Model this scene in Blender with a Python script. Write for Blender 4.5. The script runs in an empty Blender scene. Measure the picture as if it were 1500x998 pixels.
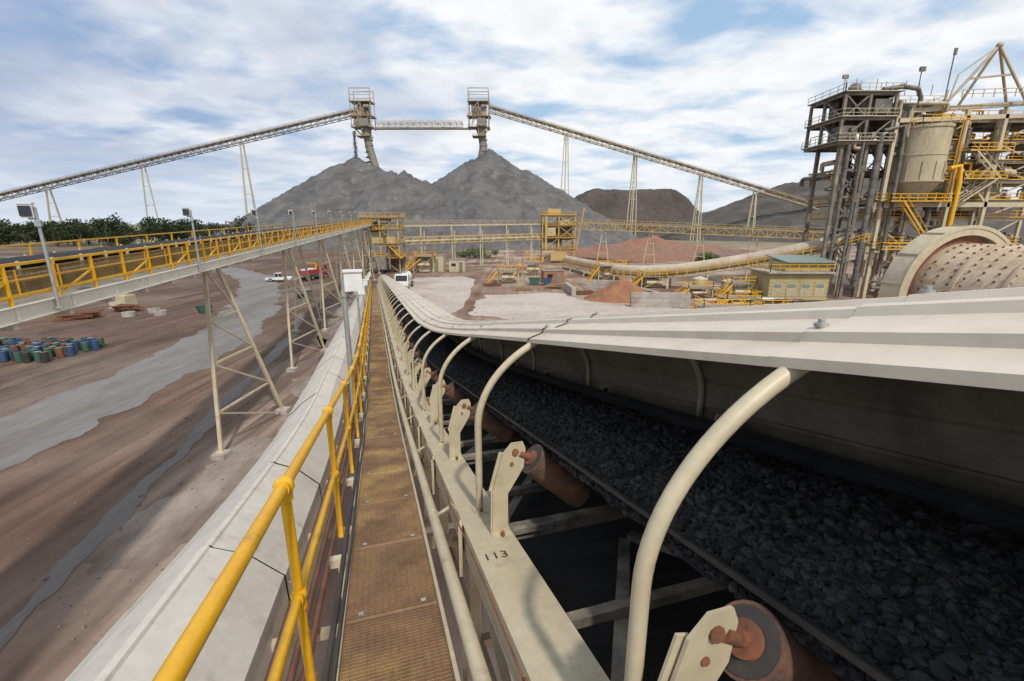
import bpy, math, random
import numpy as np
from mathutils import Vector, Matrix, noise
random.seed(7); np.random.seed(7)
GZ=-12.0   # ground level; z=0 is the level of the viewer on the conveyor walkway
V=Vector
# ------------------------------------------------------------------ materials
def mat(name,c,c2=None,scale=5,rough=.6,metal=0,bump=0,bscale=40,ramp=(.4,.65),stretch=(1,1,1),c3=None,s3=1.0,r3=(.55,.7),island=0,rot=0,spec=.5,detail=8,fine=.35):
    m=bpy.data.materials.new(name); m.use_nodes=True
    nt=m.node_tree; N=nt.nodes; L=nt.links; N.clear()
    out=N.new('ShaderNodeOutputMaterial'); p=N.new('ShaderNodeBsdfPrincipled'); L.new(p.outputs[0],out.inputs[0])
    p.inputs['Roughness'].default_value=rough; p.inputs['Metallic'].default_value=metal
    p.inputs['Specular IOR Level'].default_value=spec
    tc=N.new('ShaderNodeTexCoord'); mp=N.new('ShaderNodeMapping'); mp.inputs['Scale'].default_value=stretch
    mp.inputs['Rotation'].default_value=(0,0,rot)
    L.new(tc.outputs['Object'],mp.inputs[0])
    def nz(sc,det=detail,src=mp):
        n=N.new('ShaderNodeTexNoise'); n.inputs['Scale'].default_value=sc; n.inputs['Detail'].default_value=det
        n.inputs['Roughness'].default_value=.62
        L.new(src.outputs[0],n.inputs['Vector']); return n
    def rmp(src,a,b):
        r=N.new('ShaderNodeMapRange'); r.inputs[1].default_value=a; r.inputs[2].default_value=b; L.new(src,r.inputs[0]); return r.outputs[0]
    def mix(f,a,b,mode='MIX'):
        x=N.new('ShaderNodeMix'); x.data_type='RGBA'; x.blend_type=mode
        if isinstance(f,float): x.inputs[0].default_value=f
        else: L.new(f,x.inputs[0])
        for i,q in ((6,a),(7,b)):
            if isinstance(q,tuple): x.inputs[i].default_value=(*q[:3],1)
            else: L.new(q,x.inputs[i])
        return x.outputs[2]
    if c2 is None: c2=tuple(q*.72 for q in c)
    n1=nz(scale); col=mix(rmp(n1.outputs[0],*ramp),c,c2)
    if c3 is not None:
        n3=nz(s3); col=mix(rmp(n3.outputs[0],*r3),col,c3)
    nf=nz(scale*9,4); col=mix(float(fine),col,mix(rmp(nf.outputs[0],.3,.7),(.55,.55,.55),(1.35,1.35,1.35)),'MULTIPLY')
    if island:
        g=N.new('ShaderNodeNewGeometry'); col=mix(1.0,col,mix(rmp(g.outputs['Random Per Island'],0,1),(1-island,)*3,(1+island,)*3),'MULTIPLY')
    L.new(col,p.inputs['Base Color'])
    rr=N.new('ShaderNodeMapRange'); rr.inputs[3].default_value=max(0,rough-.12); rr.inputs[4].default_value=min(1,rough+.15)
    L.new(n1.outputs[0],rr.inputs[0]); L.new(rr.outputs[0],p.inputs['Roughness'])
    if bump:
        nb=nz(bscale,6); b=N.new('ShaderNodeBump'); b.inputs['Strength'].default_value=bump; b.inputs['Distance'].default_value=.6/bscale
        L.new(nb.outputs[0],b.inputs['Height']); L.new(b.outputs[0],p.inputs['Normal'])
    return m
CREAM=mat('cream_paint',(.53,.46,.32),(.45,.38,.255),1.3,.45,c3=(.28,.20,.12),s3=3.,r3=(.6,.82),bump=.05,fine=.22)
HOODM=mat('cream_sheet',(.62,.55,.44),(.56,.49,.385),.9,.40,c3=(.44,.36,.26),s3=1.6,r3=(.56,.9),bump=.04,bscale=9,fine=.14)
HOODI=mat('dusty_shaded_hood_underside',(.27,.235,.165),(.18,.155,.11),1.2,.7,c3=(.09,.08,.06),s3=.9,r3=(.5,.75),fine=.3)  # dust tone, with the shade inside the hood painted into the colour
WHITEH=mat('pale_sheet',(.60,.565,.50),(.52,.485,.42),.8,.5,c3=(.33,.27,.21),s3=2.5,r3=(.58,.82),bump=.04,bscale=8,fine=.18)
YEL=mat('yellow_paint',(.78,.42,.008),(.68,.34,.008),2.2,.28,c3=(.34,.19,.05),s3=7.,r3=(.64,.8),bump=.04,bscale=60,fine=.22)
YELD=mat('dusty_yellow_paint',(.54,.38,.12),(.44,.32,.14),1.,.55,c3=(.30,.23,.14),s3=.6,r3=(.55,.75))
RUSTG=mat('rusty_grating',(.27,.165,.09),(.17,.10,.06),2.5,.8,c3=(.44,.30,.11),s3=1.1,r3=(.48,.68))
RUST=mat('rust',(.26,.095,.045),(.13,.055,.03),7,.8,c3=(.07,.05,.04),s3=4,r3=(.5,.7),bump=.3,bscale=50)
ROLLM=mat('worn_roller_shell',(.24,.10,.055),(.09,.06,.045),5,.75,c3=(.045,.04,.038),s3=3,r3=(.42,.6),bump=.4,bscale=50)
STEEL=mat('galvanised_steel',(.42,.43,.43),(.33,.34,.34),6,.45,.5)
GREY=mat('grey_dusty_steel',(.27,.24,.20),(.18,.16,.135),1.2,.6,.1,c3=(.11,.095,.08),s3=.7)
DARK=mat('dark_steel',(.035,.032,.03),(.06,.052,.045),3,.7,0,c3=(.10,.085,.07),s3=2.,r3=(.58,.8))
DECK=mat('near_black_deck',(.014,.013,.013),(.025,.023,.022),3,.8,0,c3=(.055,.05,.04),s3=1.5,r3=(.6,.85))  # near-black deck sheet below the belt, with slightly lighter patches
RUB=mat('belt_rubber',(.020,.020,.021),(.038,.036,.034),4,.6,c3=(.075,.07,.062),s3=2,r3=(.6,.9))
ORE=mat('crushed_ore',(.036,.033,.032),(.018,.017,.017),9,.75,bump=.5,bscale=90,island=.7,spec=.35)
OREB=mat('ore_fines',(.016,.015,.015),(.026,.024,.023),20,.85,bump=.9,bscale=45)
PILE=mat('stockpile_ore',(.140,.137,.136),(.088,.086,.086),.09,.95,c3=(.185,.18,.172),s3=.16,bump=1.,bscale=1.3,spec=.2)
HILL=mat('dark_rock_hill',(.105,.095,.086),(.07,.064,.06),.05,.95,c3=(.155,.135,.115),s3=.04,bump=1.,bscale=.6,spec=.2)
CONC=mat('concrete',(.40,.37,.33),(.31,.28,.24),.5,.85,c3=(.23,.18,.14),s3=.25,bump=.2,bscale=8)
PIPEB=mat('brown_pipe',(.18,.075,.048),(.115,.052,.035),3,.55)
TIRE=mat('tyre',(.02,.02,.02),(.03,.03,.03),5,.8)
GLASS=mat('dark_glass',(.02,.025,.03),(.03,.035,.04),5,.08)
WHITE=mat('white_paint',(.72,.72,.70),(.62,.61,.58),3,.35,fine=.15)
RED=mat('red_paint',(.40,.04,.03),(.28,.03,.025),4,.4)
BLUE=mat('blue_paint',(.03,.085,.19),(.03,.06,.13),4,.5,c3=(.12,.07,.05),s3=3)
GREEN=mat('green_paint',(.045,.13,.085),(.035,.09,.065),4,.5,c3=(.12,.08,.05),s3=3)
ROOFG=mat('grey_green_roof',(.20,.26,.24),(.16,.21,.19),1,.5)
BLACKP=mat('black_paint',(.02,.02,.02),(.05,.045,.04),9,.6)
BARK=mat('bark',(.16,.12,.09),(.10,.08,.06),3,.9)
LEAF=mat('foliage',(.022,.036,.015),(.04,.055,.024),.25,.8,island=.5,spec=.2)
RGRAV=mat('red_gravel',(.32,.145,.065),(.20,.095,.055),.6,.95,bump=.8,bscale=3)
REDSOIL=mat('red_soil',(.26,.12,.075),(.20,.135,.10),.08,.95,c3=(.14,.105,.08),s3=.05,bump=.7,bscale=1.2)
WASTE=mat('waste_rock',(.07,.06,.054),(.11,.09,.078),.03,.95,c3=(.16,.11,.085),s3=.02,bump=1.,bscale=.4,spec=.2)
ROADM=mat('gravel_road',(.20,.19,.182),(.155,.144,.135),.35,.9,c3=(.125,.098,.08),s3=.12,r3=(.48,.68),stretch=(1,.25,1),bump=.4,bscale=12)
WETM=mat('drain_silt',(.155,.132,.115),(.12,.098,.083),.7,.55,stretch=(1,.2,1),bump=.2,bscale=10,c3=(.10,.07,.055),s3=.4)
SANDM=mat('washed_sand',(.30,.25,.205),(.185,.142,.115),.35,.85,stretch=(1,.4,1),bump=.2,bscale=10,c3=(.13,.09,.068),s3=.16,r3=(.43,.58))
PADM=mat('yard_concrete',(.45,.39,.345),(.37,.315,.27),.12,.85,c3=(.26,.20,.155),s3=.07,r3=(.54,.7),bump=.2,bscale=5)
# ------------------------------------------------------------------ mesh builder
class B:
    def __init__(s): s.v=[];s.f=[];s.m=[];s.s=[];s.M=None
    def add(s,vs,fs,mi=0,sm=False):
        o=len(s.v)
        if s.M is not None: vs=[s.M@V(v) for v in vs]
        s.v.extend(tuple(v) for v in vs); s.f.extend(tuple(i+o for i in f) for f in fs)
        s.m.extend([mi]*len(fs)); s.s.extend([sm]*len(fs))
    def box(s,c,d,mi=0,rz=0):
        x,y,z=d[0]/2,d[1]/2,d[2]/2; cs,sn=math.cos(rz),math.sin(rz)
        vs=[(c[0]+a*x*cs-b*y*sn,c[1]+a*x*sn+b*y*cs,c[2]+e*z) for a in(-1,1) for b in(-1,1) for e in(-1,1)]
        s.add(vs,[(0,1,3,2),(4,6,7,5),(0,4,5,1),(2,3,7,6),(0,2,6,4),(1,5,7,3)],mi)
    def beam(s,p,q,w,h,mi=0):
        p=V(p);q=V(q);d=q-p
        if d.length<1e-6: return
        d.normalize(); sd=d.cross(V((0,0,1)))
        if sd.length<.05: sd=V((1,0,0))
        sd.normalize(); up=sd.cross(d)
        vs=[o+sd*(a*w/2)+up*(b*h/2) for o in(p,q) for a in(-1,1) for b in(-1,1)]
        s.add(vs,[(0,1,3,2),(4,6,7,5),(0,4,5,1),(2,3,7,6),(0,2,6,4),(1,5,7,3)],mi)
    def path(s,pts,r,mi=0,n=8,cap=True,sm=True):
        pts=[V(p) for p in pts]; k=len(pts); rs=r if isinstance(r,(list,tuple)) else [r]*k
        vs=[];sd=None
        for i in range(k):
            t=(pts[min(i+1,k-1)]-pts[max(i-1,0)]).normalized()
            if sd is None:
                sd=t.cross(V((0,0,1)))
                if sd.length<.05: sd=t.cross(V((0,1,0)))
            sd=(sd-t*sd.dot(t)).normalized(); up=t.cross(sd)
            for j in range(n):
                a=2*math.pi*j/n; vs.append(pts[i]+(sd*math.cos(a)+up*math.sin(a))*rs[i])
        fs=[(i*n+j,i*n+(j+1)%n,(i+1)*n+(j+1)%n,(i+1)*n+j) for i in range(k-1) for j in range(n)]
        s.add(vs,fs,mi,sm)
        if cap: s.add([vs[j] for j in range(n)],[tuple(range(n))[::-1]],mi); s.add([vs[(k-1)*n+j] for j in range(n)],[tuple(range(n))],mi)
    def tube(s,p,q,r,mi=0,n=8,r2=None): s.path([p,q],[r,r if r2 is None else r2],mi,n)
    def ball(s,c,r,mi=0,n=10,sq=1):
        vs=[];fs=[]
        for i in range(n+1):
            a=math.pi*i/n
            for j in range(n): 
                b=2*math.pi*j/n; vs.append((c[0]+r*math.sin(a)*math.cos(b),c[1]+r*math.sin(a)*math.sin(b),c[2]+r*sq*math.cos(a)))
        for i in range(n):
            for j in range(n): fs.append((i*n+j,(i+1)*n+j,(i+1)*n+(j+1)%n,i*n+(j+1)%n))
        s.add(vs,fs,mi,True)
    def grid(s,rows,mi=0,sm=False):
        n=len(rows[0]); vs=[p for r in rows for p in r]
        s.add(vs,[(i*n+j,(i+1)*n+j,(i+1)*n+j+1,i*n+j+1) for i in range(len(rows)-1) for j in range(n-1)],mi,sm)
    def prism(s,poly,w,mi=0):   # poly in local xz, extruded +-w/2 along y
        n=len(poly); vs=[(x,-w/2,z) for x,z in poly]+[(x,w/2,z) for x,z in poly]
        s.add(vs,[tuple(range(n)),tuple(range(n,2*n))[::-1]]+[(i,i+n,(i+1)%n+n,(i+1)%n) for i in range(n)],mi)
    def rail(s,pts,h,sp,r,mi,mids=1,kick=False):
        for a,b in zip(pts[:-1],pts[1:]):
            a=V(a);b=V(b);L=(b-a).length; n=max(1,round(L/sp))
            for k in range(n+1):
                p=a+(b-a)*(k/n); s.beam(p,p+V((0,0,h)),r*2,r*2,mi)
            for m_ in range(mids+1):
                z=V((0,0,h*(1-m_/(mids+1)))); s.beam(a+z,b+z,r*2,r*2,mi)
            if kick: s.beam(a+V((0,0,.08)),b+V((0,0,.08)),.02,.15,mi)
    def truss(s,p,q,w,h,nb,t,mi,sides=True):
        p=V(p);q=V(q);d=(q-p);sd=d.cross(V((0,0,1))).normalized()*(w/2);up=V((0,0,h))
        for a in(-1,1):
            s.beam(p+sd*a,q+sd*a,t,t,mi); s.beam(p+sd*a+up,q+sd*a+up,t,t,mi)
            for k in range(nb+1):
                x=p+d*(k/nb)+sd*a; s.beam(x,x+up,t*.7,t*.7,mi)
                if k<nb:
                    y=p+d*((k+1)/nb)+sd*a
                    if k%2: s.beam(x,y+up,t*.7,t*.7,mi)
                    else: s.beam(x+up,y,t*.7,t*.7,mi)
        for k in range(nb+1):
            x=p+d*(k/nb); s.beam(x-sd,x+sd,t*.7,t*.7,mi); s.beam(x-sd+up,x+sd+up,t*.7,t*.7,mi)
    def obj(s,name,mats,parent=None):
        me=bpy.data.meshes.new(name); me.from_pydata(s.v,[],s.f)
        for m in mats: me.materials.append(m)
        me.polygons.foreach_set('material_index',s.m); me.polygons.foreach_set('use_smooth',s.s); me.update()
        o=bpy.data.objects.new(name,me); bpy.context.collection.objects.link(o)
        if parent: o.parent=parent
        return o
def empty(name):
    o=bpy.data.objects.new(name,None); bpy.context.collection.objects.link(o); return o
def fbm(x,y,sc,oc=4,seed=0):
    return noise.fractal(V((x/sc,y/sc,seed)),1.0,2.1,oc)
# ------------------------------------------------------------------ main conveyor frame
DX,DY=-.2898,.9571; NX,NY=.9571,.2898
def slope(s):
    if s<6.5: return .2177
    if s<19: 
        t=(s-6.5)/12.5; t=t*t*(3-2*t); return .2177+(.088-.2177)*t
    return .088
_z=[0.]; 
for i in range(2400): _z.append(_z[-1]-slope(i*.05)*.05)
def zc(s):
    if s<=0: return -.2177*s
    k=s/.05; i=int(k); return _z[i]+(_z[i+1]-_z[i])*(k-i)
KK=1.0
def C(s,l,h):
    s*=KK;l*=KK;h*=KK
    return V((s*DX+l*NX,s*DY+l*NY,zc(s)+h))
SE=101.
def srange(a,b,fine=.5):
    out=[a];x=a
    while x<b-1e-6:
        x=min(b,x+(fine if x<30 else 3.)); out.append(x)
    return out
def sweep(b,prof,a,e,mi,closed=False,fine=.5,sm=False):
    pr=list(prof)+([prof[0]] if closed else [])
    b.grid([[C(s,l,h) for l,h in pr] for s in srange(a,e,fine)],mi,sm)
    if closed:
        for s in (a,e): b.add([C(s,l,h) for l,h in prof],[tuple(range(len(prof)))],mi)
def rect(l0,l1,h0,h1): return [(l0,h0),(l1,h0),(l1,h1),(l0,h1)]
conv=empty('belt_conveyor')
SH=-1.77; CL=1.93
# stringers, side frame
b=B()
for l0,l1,web in((.58,.93,.60),(2.95,3.30,3.28)):
    sweep(b,rect(l0,l1,SH-.014,SH),-3,SE,0,True)
    sweep(b,rect(web-.012,web,SH-.26,SH-.015),-3,SE,0,True)
    sweep(b,rect(l0,l1-.1,SH-.275,SH-.261),-3,SE,0,True)
    sweep(b,rect(l0+.02,l0+.16,SH-1.45,SH-1.28),-3,SE,0,True)
s=-2.6;k=0
while s<SE-2:
    for l in (.68,3.18):
        b.beam(C(s,l,SH-.28),C(s,l,SH-1.3),.09,.09,0)
        b.beam(C(s+.04,l,SH-.3 if k%2 else SH-1.28),C(s+1.96,l,SH-1.28 if k%2 else SH-.3),.06,.06,0)
    b.beam(C(s,.7,SH-1.33),C(s,3.2,SH-1.33),.08,.1,0)
    b.beam(C(s,.565,SH-.01),C(s,.565,SH-.5),.03,.12,0)
    for dh in(-.06,-.2): b.tube(C(s,.55,SH+dh),C(s,.53,SH+dh),.016,2,6)
    s+=2.0;k+=1
idl=[.94+2.15*k for k in range(-2,60) if .94+2.15*k<SE-1]
for k,s in enumerate(idl):
    b.beam(C(s+.1,.94,SH-.07),C(s+.1,2.95,SH-.07),.09,.11,1)
    b.beam(C(s+1.15,.61,SH-.16),C(s+1.15,2.95,SH-.16),.07,.07,1)
    b.beam(C(s+.15,.75,SH-.24),C(s+2.0,1.9,SH-.24),.09,.05,1)
    b.beam(C(s+2.0,1.95,SH-.19),C(s+.2,2.95,SH-.19),.09,.05,1)
    b.beam(C(s+.02,.93,SH-.02),C(s+.02,1.3,SH-.02),.05,.05,1)
# pull-wire with eye bolts
b.path([C(s,.50,SH+.16+.012*math.cos(s*2.9)) for s in srange(-3,SE,.3)],.006,2,5)
for s in idl:
    b.tube(C(s+.5,.58,SH+.02),C(s+.5,.50,SH+.15),.009,0,6); b.path([C(s+.5+.028*math.cos(a),.50,SH+.16+.028*math.sin(a)) for a in np.linspace(0,6.28,11)],.007,2,5)
b.obj('stringer_frame',[CREAM,mat('dusty_cream_steel',(.32,.28,.21),(.19,.165,.135),3,.6,c3=(.06,.055,.05),s3=2.5,r3=(.45,.65)),RUST],conv)
# belt, deck, return belt
b=B()
bp=[(1.18,-1.00),(1.24,-1.03),(1.62,-1.38),(2.24,-1.38),(2.64,-1.03),(2.70,-1.00)]
sweep(b,bp,-3,SE,0); sweep(b,[(l,h-.022) for l,h in bp],-3,SE,0)
b.grid([[C(s,1.18,-1.00),C(s,1.18,-1.022)] for s in srange(-3,SE)],0)
sweep(b,rect(1.15,2.72,-2.42,-2.40),-3,SE,0,True)
sweep(b,rect(.76,3.14,-2.22,-2.21),-3,SE,1,True)
b.path([C(s,.80,-2.10) for s in srange(-3,SE)],.04,0,8)
b.obj('belt',[RUB,DECK],conv)
# idlers
b=B()
for s in idl:
    n=24 if s<14 else 8
    def roller(p,q,r=.125):
        p=V(p);q=V(q);d=(q-p).normalized()
        b.tube(p,q,r,0,n)
        for e,g in((p,-1),(q,1)):
            b.tube(e,e+d*g*.006,r*.88,1,n); b.tube(e+d*g*.006,e+d*g*.02,r*.5,2,n); b.tube(e+d*g*.012,e+d*g*.06,.026,2,10)
    roller(C(s,1.10,-1.14),C(s,1.53,-1.535)); roller(C(s+.25,1.62,-1.53),C(s+.25,2.24,-1.53)); roller(C(s,2.78,-1.14),C(s,2.35,-1.535))
    for sg,l0 in((1,0),(-1,3.88)):
        def PL(l,h,ds): return C(s+ds,l0+sg*l,h)
        pr=[(.77,SH+.012),(.775,-1.38),(.86,-1.06),(.93,-.98),(1.02,-.98),(1.045,-1.04),(1.03,-1.20),(.985,-1.28),(.90,-1.42),(.90,SH+.012)]
        vs=[PL(l,h,-.008) for l,h in pr]+[PL(l,h,.008) for l,h in pr]; m=len(pr)
        b.add(vs,[(0,1,8,9),(1,2,7,8),(2,3,4,5,6,7),(10,19,18,11),(11,18,17,12),(12,17,16,15,14,13)]+[(i,i+m,(i+1)%m+m,(i+1)%m) for i in range(m)],3)
        for i in (0,1): b.beam(PL(*pr[i],.025),PL(*pr[i+1],.025),.012,.05,3)
        b.beam(PL(.76,SH+.008,0),PL(.92,SH+.008,0),.18,.014,3)
        for ds in(-.06,.06): b.tube(PL(.84,SH,ds),PL(.84,SH+.04,ds),.016,2,6)
        b.tube(PL(.96,-1.06,-.02),PL(.96,-1.06,.02),.028,2,10); b.tube(PL(.93,-1.16,-.016),PL(.93,-1.16,.016),.016,2,8)
        b.tube(PL(1.0,-1.08,0),PL(1.10,-1.14,0),.026,2,10)
b.obj('idler_rollers',[ROLLM,DARK,RUST,CREAM],conv)
# hoops
b=B()
HA,HB,HC=1.155,.865,-.94
hs=[1.08+2.5*k for k in range(-1,40) if 1.08+2.5*k<SE-1]
for s in hs:
    n=48 if s<12 else 16
    pts=[C(s,CL-HA,SH+.01),C(s,CL-HA,-1.4),C(s,CL-HA,-1.1)]+[C(s,CL-HA*math.cos(a),HC+HB*math.sin(a)) for a in np.linspace(0.0,math.pi,n)]+[C(s,CL+HA,-1.1),C(s,CL+HA,-1.4),C(s,CL+HA,SH+.01)]
    b.path(pts,.031,0,16 if s<12 else 6)
    for l in(CL-HA,CL+HA):
        b.beam(C(s-.08,l,SH+.008),C(s+.08,l,SH+.008),.12,.014,0)
        for ds in(-.06,.06): b.tube(C(s+ds,l,SH),C(s+ds,l,SH+.035),.014,1,6)
b.obj('hood_hoops',[CREAM,RUST],conv)
# hood sheets
b=B()
def hoodprof(dr):
    pr=[]; A_=HA+.04+dr; B_=HB+.04+dr
    def P(th,r=0): return (CL+(A_+r)*math.cos(th),HC+(B_+r)*math.sin(th))
    th0=math.radians(125); th1=math.radians(2)
    p0=P(th0); p0=(p0[0],p0[1]+.018); pr.append((p0[0]-.004,p0[1]-.034)); pr.append(p0)
    th=th0-.16
    while th>th1+.12:
        for d,rr in((.036,0),(.018,.030),(-.018,.030),(-.036,0)): pr.append(P(th+d,rr))
        th-=.20
    pr.append(P(th1)); 
    for h in np.arange(-1.05,-1.75,-.18): pr+=[(CL+A_,h+.03),(CL+A_+.026,h+.012),(CL+A_+.026,h-.012),(CL+A_,h-.03)]
    pr.append((CL+A_,-1.78)); return pr
s=-3.9;k=0
while s<SE-1:
    dr=.007*(k%2); e=min(s+2.55,SE)
    pr=hoodprof(dr); j=random.uniform(-.010,.010); j2=random.uniform(-.006,.006); pr=[(l+j,h+j2*(i<6)) for i,(l,h) in enumerate(pr)]
    sweep(b,pr,s,e,0,fine=.64)
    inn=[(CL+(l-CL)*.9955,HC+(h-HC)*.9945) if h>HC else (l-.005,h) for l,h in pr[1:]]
    sweep(b,inn,s,e,2,fine=.64)  # liner sheet added under the hood to carry the painted-in shade
    q=pr[0]; sweep(b,[q,(q[0]+.03,q[1]-.004)],s,e,0,fine=.64)
    if s<25:
        for i in(4,12,20):
            if i<len(pr):
                c=C(e-.03,*pr[i]); b.tube(c,c+V((0,0,.012)),.022,1,8); b.tube(c+V((0,0,.012)),c+V((0,0,.026)),.012,1,6)
    s+=2.5;k+=1
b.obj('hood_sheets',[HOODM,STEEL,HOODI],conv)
# ore load
def oreh(s,l):
    u=(l-1.93)/.68; base=-1.14+.15*(1-u*u)
    return base+.025*noise.noise(V((s*3,l*3,0)))+.022*noise.noise(V((s*11,l*11,3)))
b=B()
rows=[]
for s in list(np.arange(-2,14,.06))+srange(14,SE,1.)[0:]:
    rows.append([C(s,l,oreh(s,l)) for l in np.linspace(1.24,2.62,26)])
b.grid(rows,0,True); b.obj('ore_fines_bed',[OREB],conv)
ph=(1+5**.5)/2
ico=np.array([(-1,ph,0),(1,ph,0),(-1,-ph,0),(1,-ph,0),(0,-1,ph),(0,1,ph),(0,-1,-ph),(0,1,-ph),(ph,0,-1),(ph,0,1),(-ph,0,-1),(-ph,0,1)])/1.9
icf=np.array([(0,11,5),(0,5,1),(0,1,7),(0,7,10),(0,10,11),(1,5,9),(5,11,4),(11,10,2),(10,7,6),(7,1,8),(3,9,4),(3,4,2),(3,2,6),(3,6,8),(3,8,9),(4,9,5),(2,4,11),(6,2,10),(8,6,7),(9,8,1)])
def rocks(name,centres,sizes,material,parent=None,flat=.75):
    n=len(centres); vv=np.tile(ico,(n,1,1))+np.random.uniform(-.24,.24,(n,12,3))
    vv*=np.random.uniform(.6,1.25,(n,1,3))
    a=np.random.uniform(0,6.28,(n,3)); 
    for ax in range(3):
        c_,s_=np.cos(a[:,ax])[:,None],np.sin(a[:,ax])[:,None]; i,j=[(0,1),(1,2),(0,2)][ax]
        x,y=vv[:,:,i].copy(),vv[:,:,j].copy(); vv[:,:,i]=x*c_-y*s_; vv[:,:,j]=x*s_+y*c_
    vv[:,:,2]*=flat
    vv=vv*np.array(sizes)[:,None,None]+np.array(centres)[:,None,:]
    ff=(icf[None]+(np.arange(n)*12)[:,None,None]).reshape(-1,3)
    me=bpy.data.meshes.new(name); me.vertices.add(n*12); me.vertices.foreach_set('co',vv.reshape(-1).astype(np.float32))
    me.loops.add(len(ff)*3); me.loops.foreach_set('vertex_index',ff.reshape(-1).astype(np.int32))
    me.polygons.add(len(ff)); me.polygons.foreach_set('loop_start',(np.arange(len(ff))*3).astype(np.int32))
    me.materials.append(material); me.update(calc_edges=True); me.validate()
    me.polygons.foreach_set('use_smooth',[False]*len(me.polygons)); me.update()
    o=bpy.data.objects.new(name,me); bpy.context.collection.objects.link(o)
    if parent: o.parent=parent
    return o
cs=[];sz=[]
for i in range(88000):
    s=random.uniform(-.6,5) if i<64000 else random.uniform(5,22)
    l=1.93+.68*(random.random()*2-1)
    r=random.choice([.007,.009,.011,.013,.016,.019,.026])*random.uniform(.8,1.2) if s<5 else random.uniform(.014,.030)
    p=C(s,l,oreh(s,l)+r*random.uniform(-.2,.8)); cs.append(tuple(p)); sz.append(r)
rocks('ore_lumps',cs,sz,ORE,conv)
# painted frame number on the stringer
cu=bpy.data.curves.new('frame_number','FONT'); cu.body='113'; cu.size=.13; cu.align_x='CENTER'
o=bpy.data.objects.new('frame_number',cu); bpy.context.collection.objects.link(o); o.parent=conv
p=C(2.72,.71,SH+.004)
ex=V((NX,NY,0)); ey=V((DX,DY,-.2177)).normalized(); ez=ex.cross(ey)
o.matrix_world=Matrix(((ex.x,ey.x,ez.x,p.x),(ex.y,ey.y,ez.y,p.y),(ex.z,ey.z,ez.z,p.z),(0,0,0,1)))
cu.materials.append(BLACKP)
b=B()
for s in (12,27,42,57,70,83):
    zt=zc(s)+SH-1.5
    for l,lb in((.7,-.8),(3.2,4.4)):
        b.beam(C(s,l,SH-1.45),V((*C(s,lb,0).xy,GZ)),.2,.2,0)
    b.beam(C(s,.5,SH-1.5),C(s,3.2,SH-1.5),.15,.2,0)
    zm=(zt+GZ)/2; a=C(s,-.1,0);c=C(s,3.8,0); b.beam((a.x,a.y,zm),(c.x,c.y,zm),.12,.12,0)
b.obj('support_trestles',[CREAM],conv)
# ------------------------------------------------------------------ walkway (dimensions in units of 1.3 m modules)
KK=1.3; SE=77.5; sv=srange(-3,SE)
b=B()
b.path([C(s,.315,-1.55) for s in sv],.050,0,14)
b.path([C(s,.37,-1.82) for s in sv],.028,1,8)
s=-2.5
while s<SE-2:
    b.beam(C(s,.33,-1.56),C(s,.45,-1.50),.04,.012,0)
    b.path([C(s+.02,.315+.042*math.cos(a),-1.55+.042*math.sin(a)) for a in np.linspace(0,6.28,13)],.007,1,4)
    b.beam(C(s+.5,.30,-1.86),C(s+.5,.30,-1.57),.03,.03,0)
    s+=1.9
b.obj('guard_pipe',[CREAM,STEEL],conv)
walk=empty('grated_walkway')
b=B()
s=-1.0
while s<30:
    b.beam(C(s,-.31,-1.815),C(s,.235,-1.815),.006,.034,0); s+=.026 if s<10 else .1
for l in np.arange(-.31,.24,.042):
    b.path([C(s,l,-1.803) for s in srange(-3,31)],.005,0,4,False)
sweep(b,rect(-.31,.235,-1.835,-1.815),30,SE,0,True)
s=-.35; k=0
while s<30:
    b.beam(C(s,-.31,-1.80),C(s,.235,-1.80),.022 if k%2 else .03,.012,0)
    for l in(-.24,.14): b.beam(C(s+.06,l,-1.796),C(s+.06,l+.03,-1.796),.03,.008,1)
    s+=.92; k+=1
b.obj('grating',[RUSTG,STEEL],walk)
b=B()
sweep(b,rect(-.345,-.315,-2.0,-1.77),-3,SE,0,True)
sweep(b,rect(.24,.262,-2.0,-1.77),-3,SE,0,True)
b.path([C(s,-.372+.004*math.sin(s*3),-1.76) for s in sv],.024,1,8)
b.path([C(s,-.33+.004*math.sin(s*2+1),-1.752) for s in sv],.016,1,6)
s=-2.5
while s<SE:
    b.beam(C(s,-.52,-1.97),C(s,.5,-1.97),.08,.1,0); s+=2.0
b.obj('walkway_frame',[CREAM,DARK],walk)
b=B()
LR=-.487
b.path([C(s,LR,-.75) for s in sv],.039,0,16); b.path([C(s,LR,-1.38) for s in sv],.031,0,12)
s=.2
while s<SE:
    b.tube(C(s,LR,-2.05),C(s,LR,-.75),.033,0,14)
    for h,r in((-.75,.062),(-1.38,.054)):
        c=C(s,LR,h); b.ball(c,r,0,14); b.tube(c-V((0,0,.10)),c,.045,0,14)
        t_=(C(s+.1,LR,h)-C(s-.1,LR,h)).normalized(); b.tube(c-t_*.085,c+t_*.085,(.047 if h>-1 else .039),0,14)
    b.beam(C(s-.04,LR,-2.0),C(s+.04,LR,-2.0),.06,.14,0)
    s+=1.98
b.obj('yellow_handrail',[YEL],walk)
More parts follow.
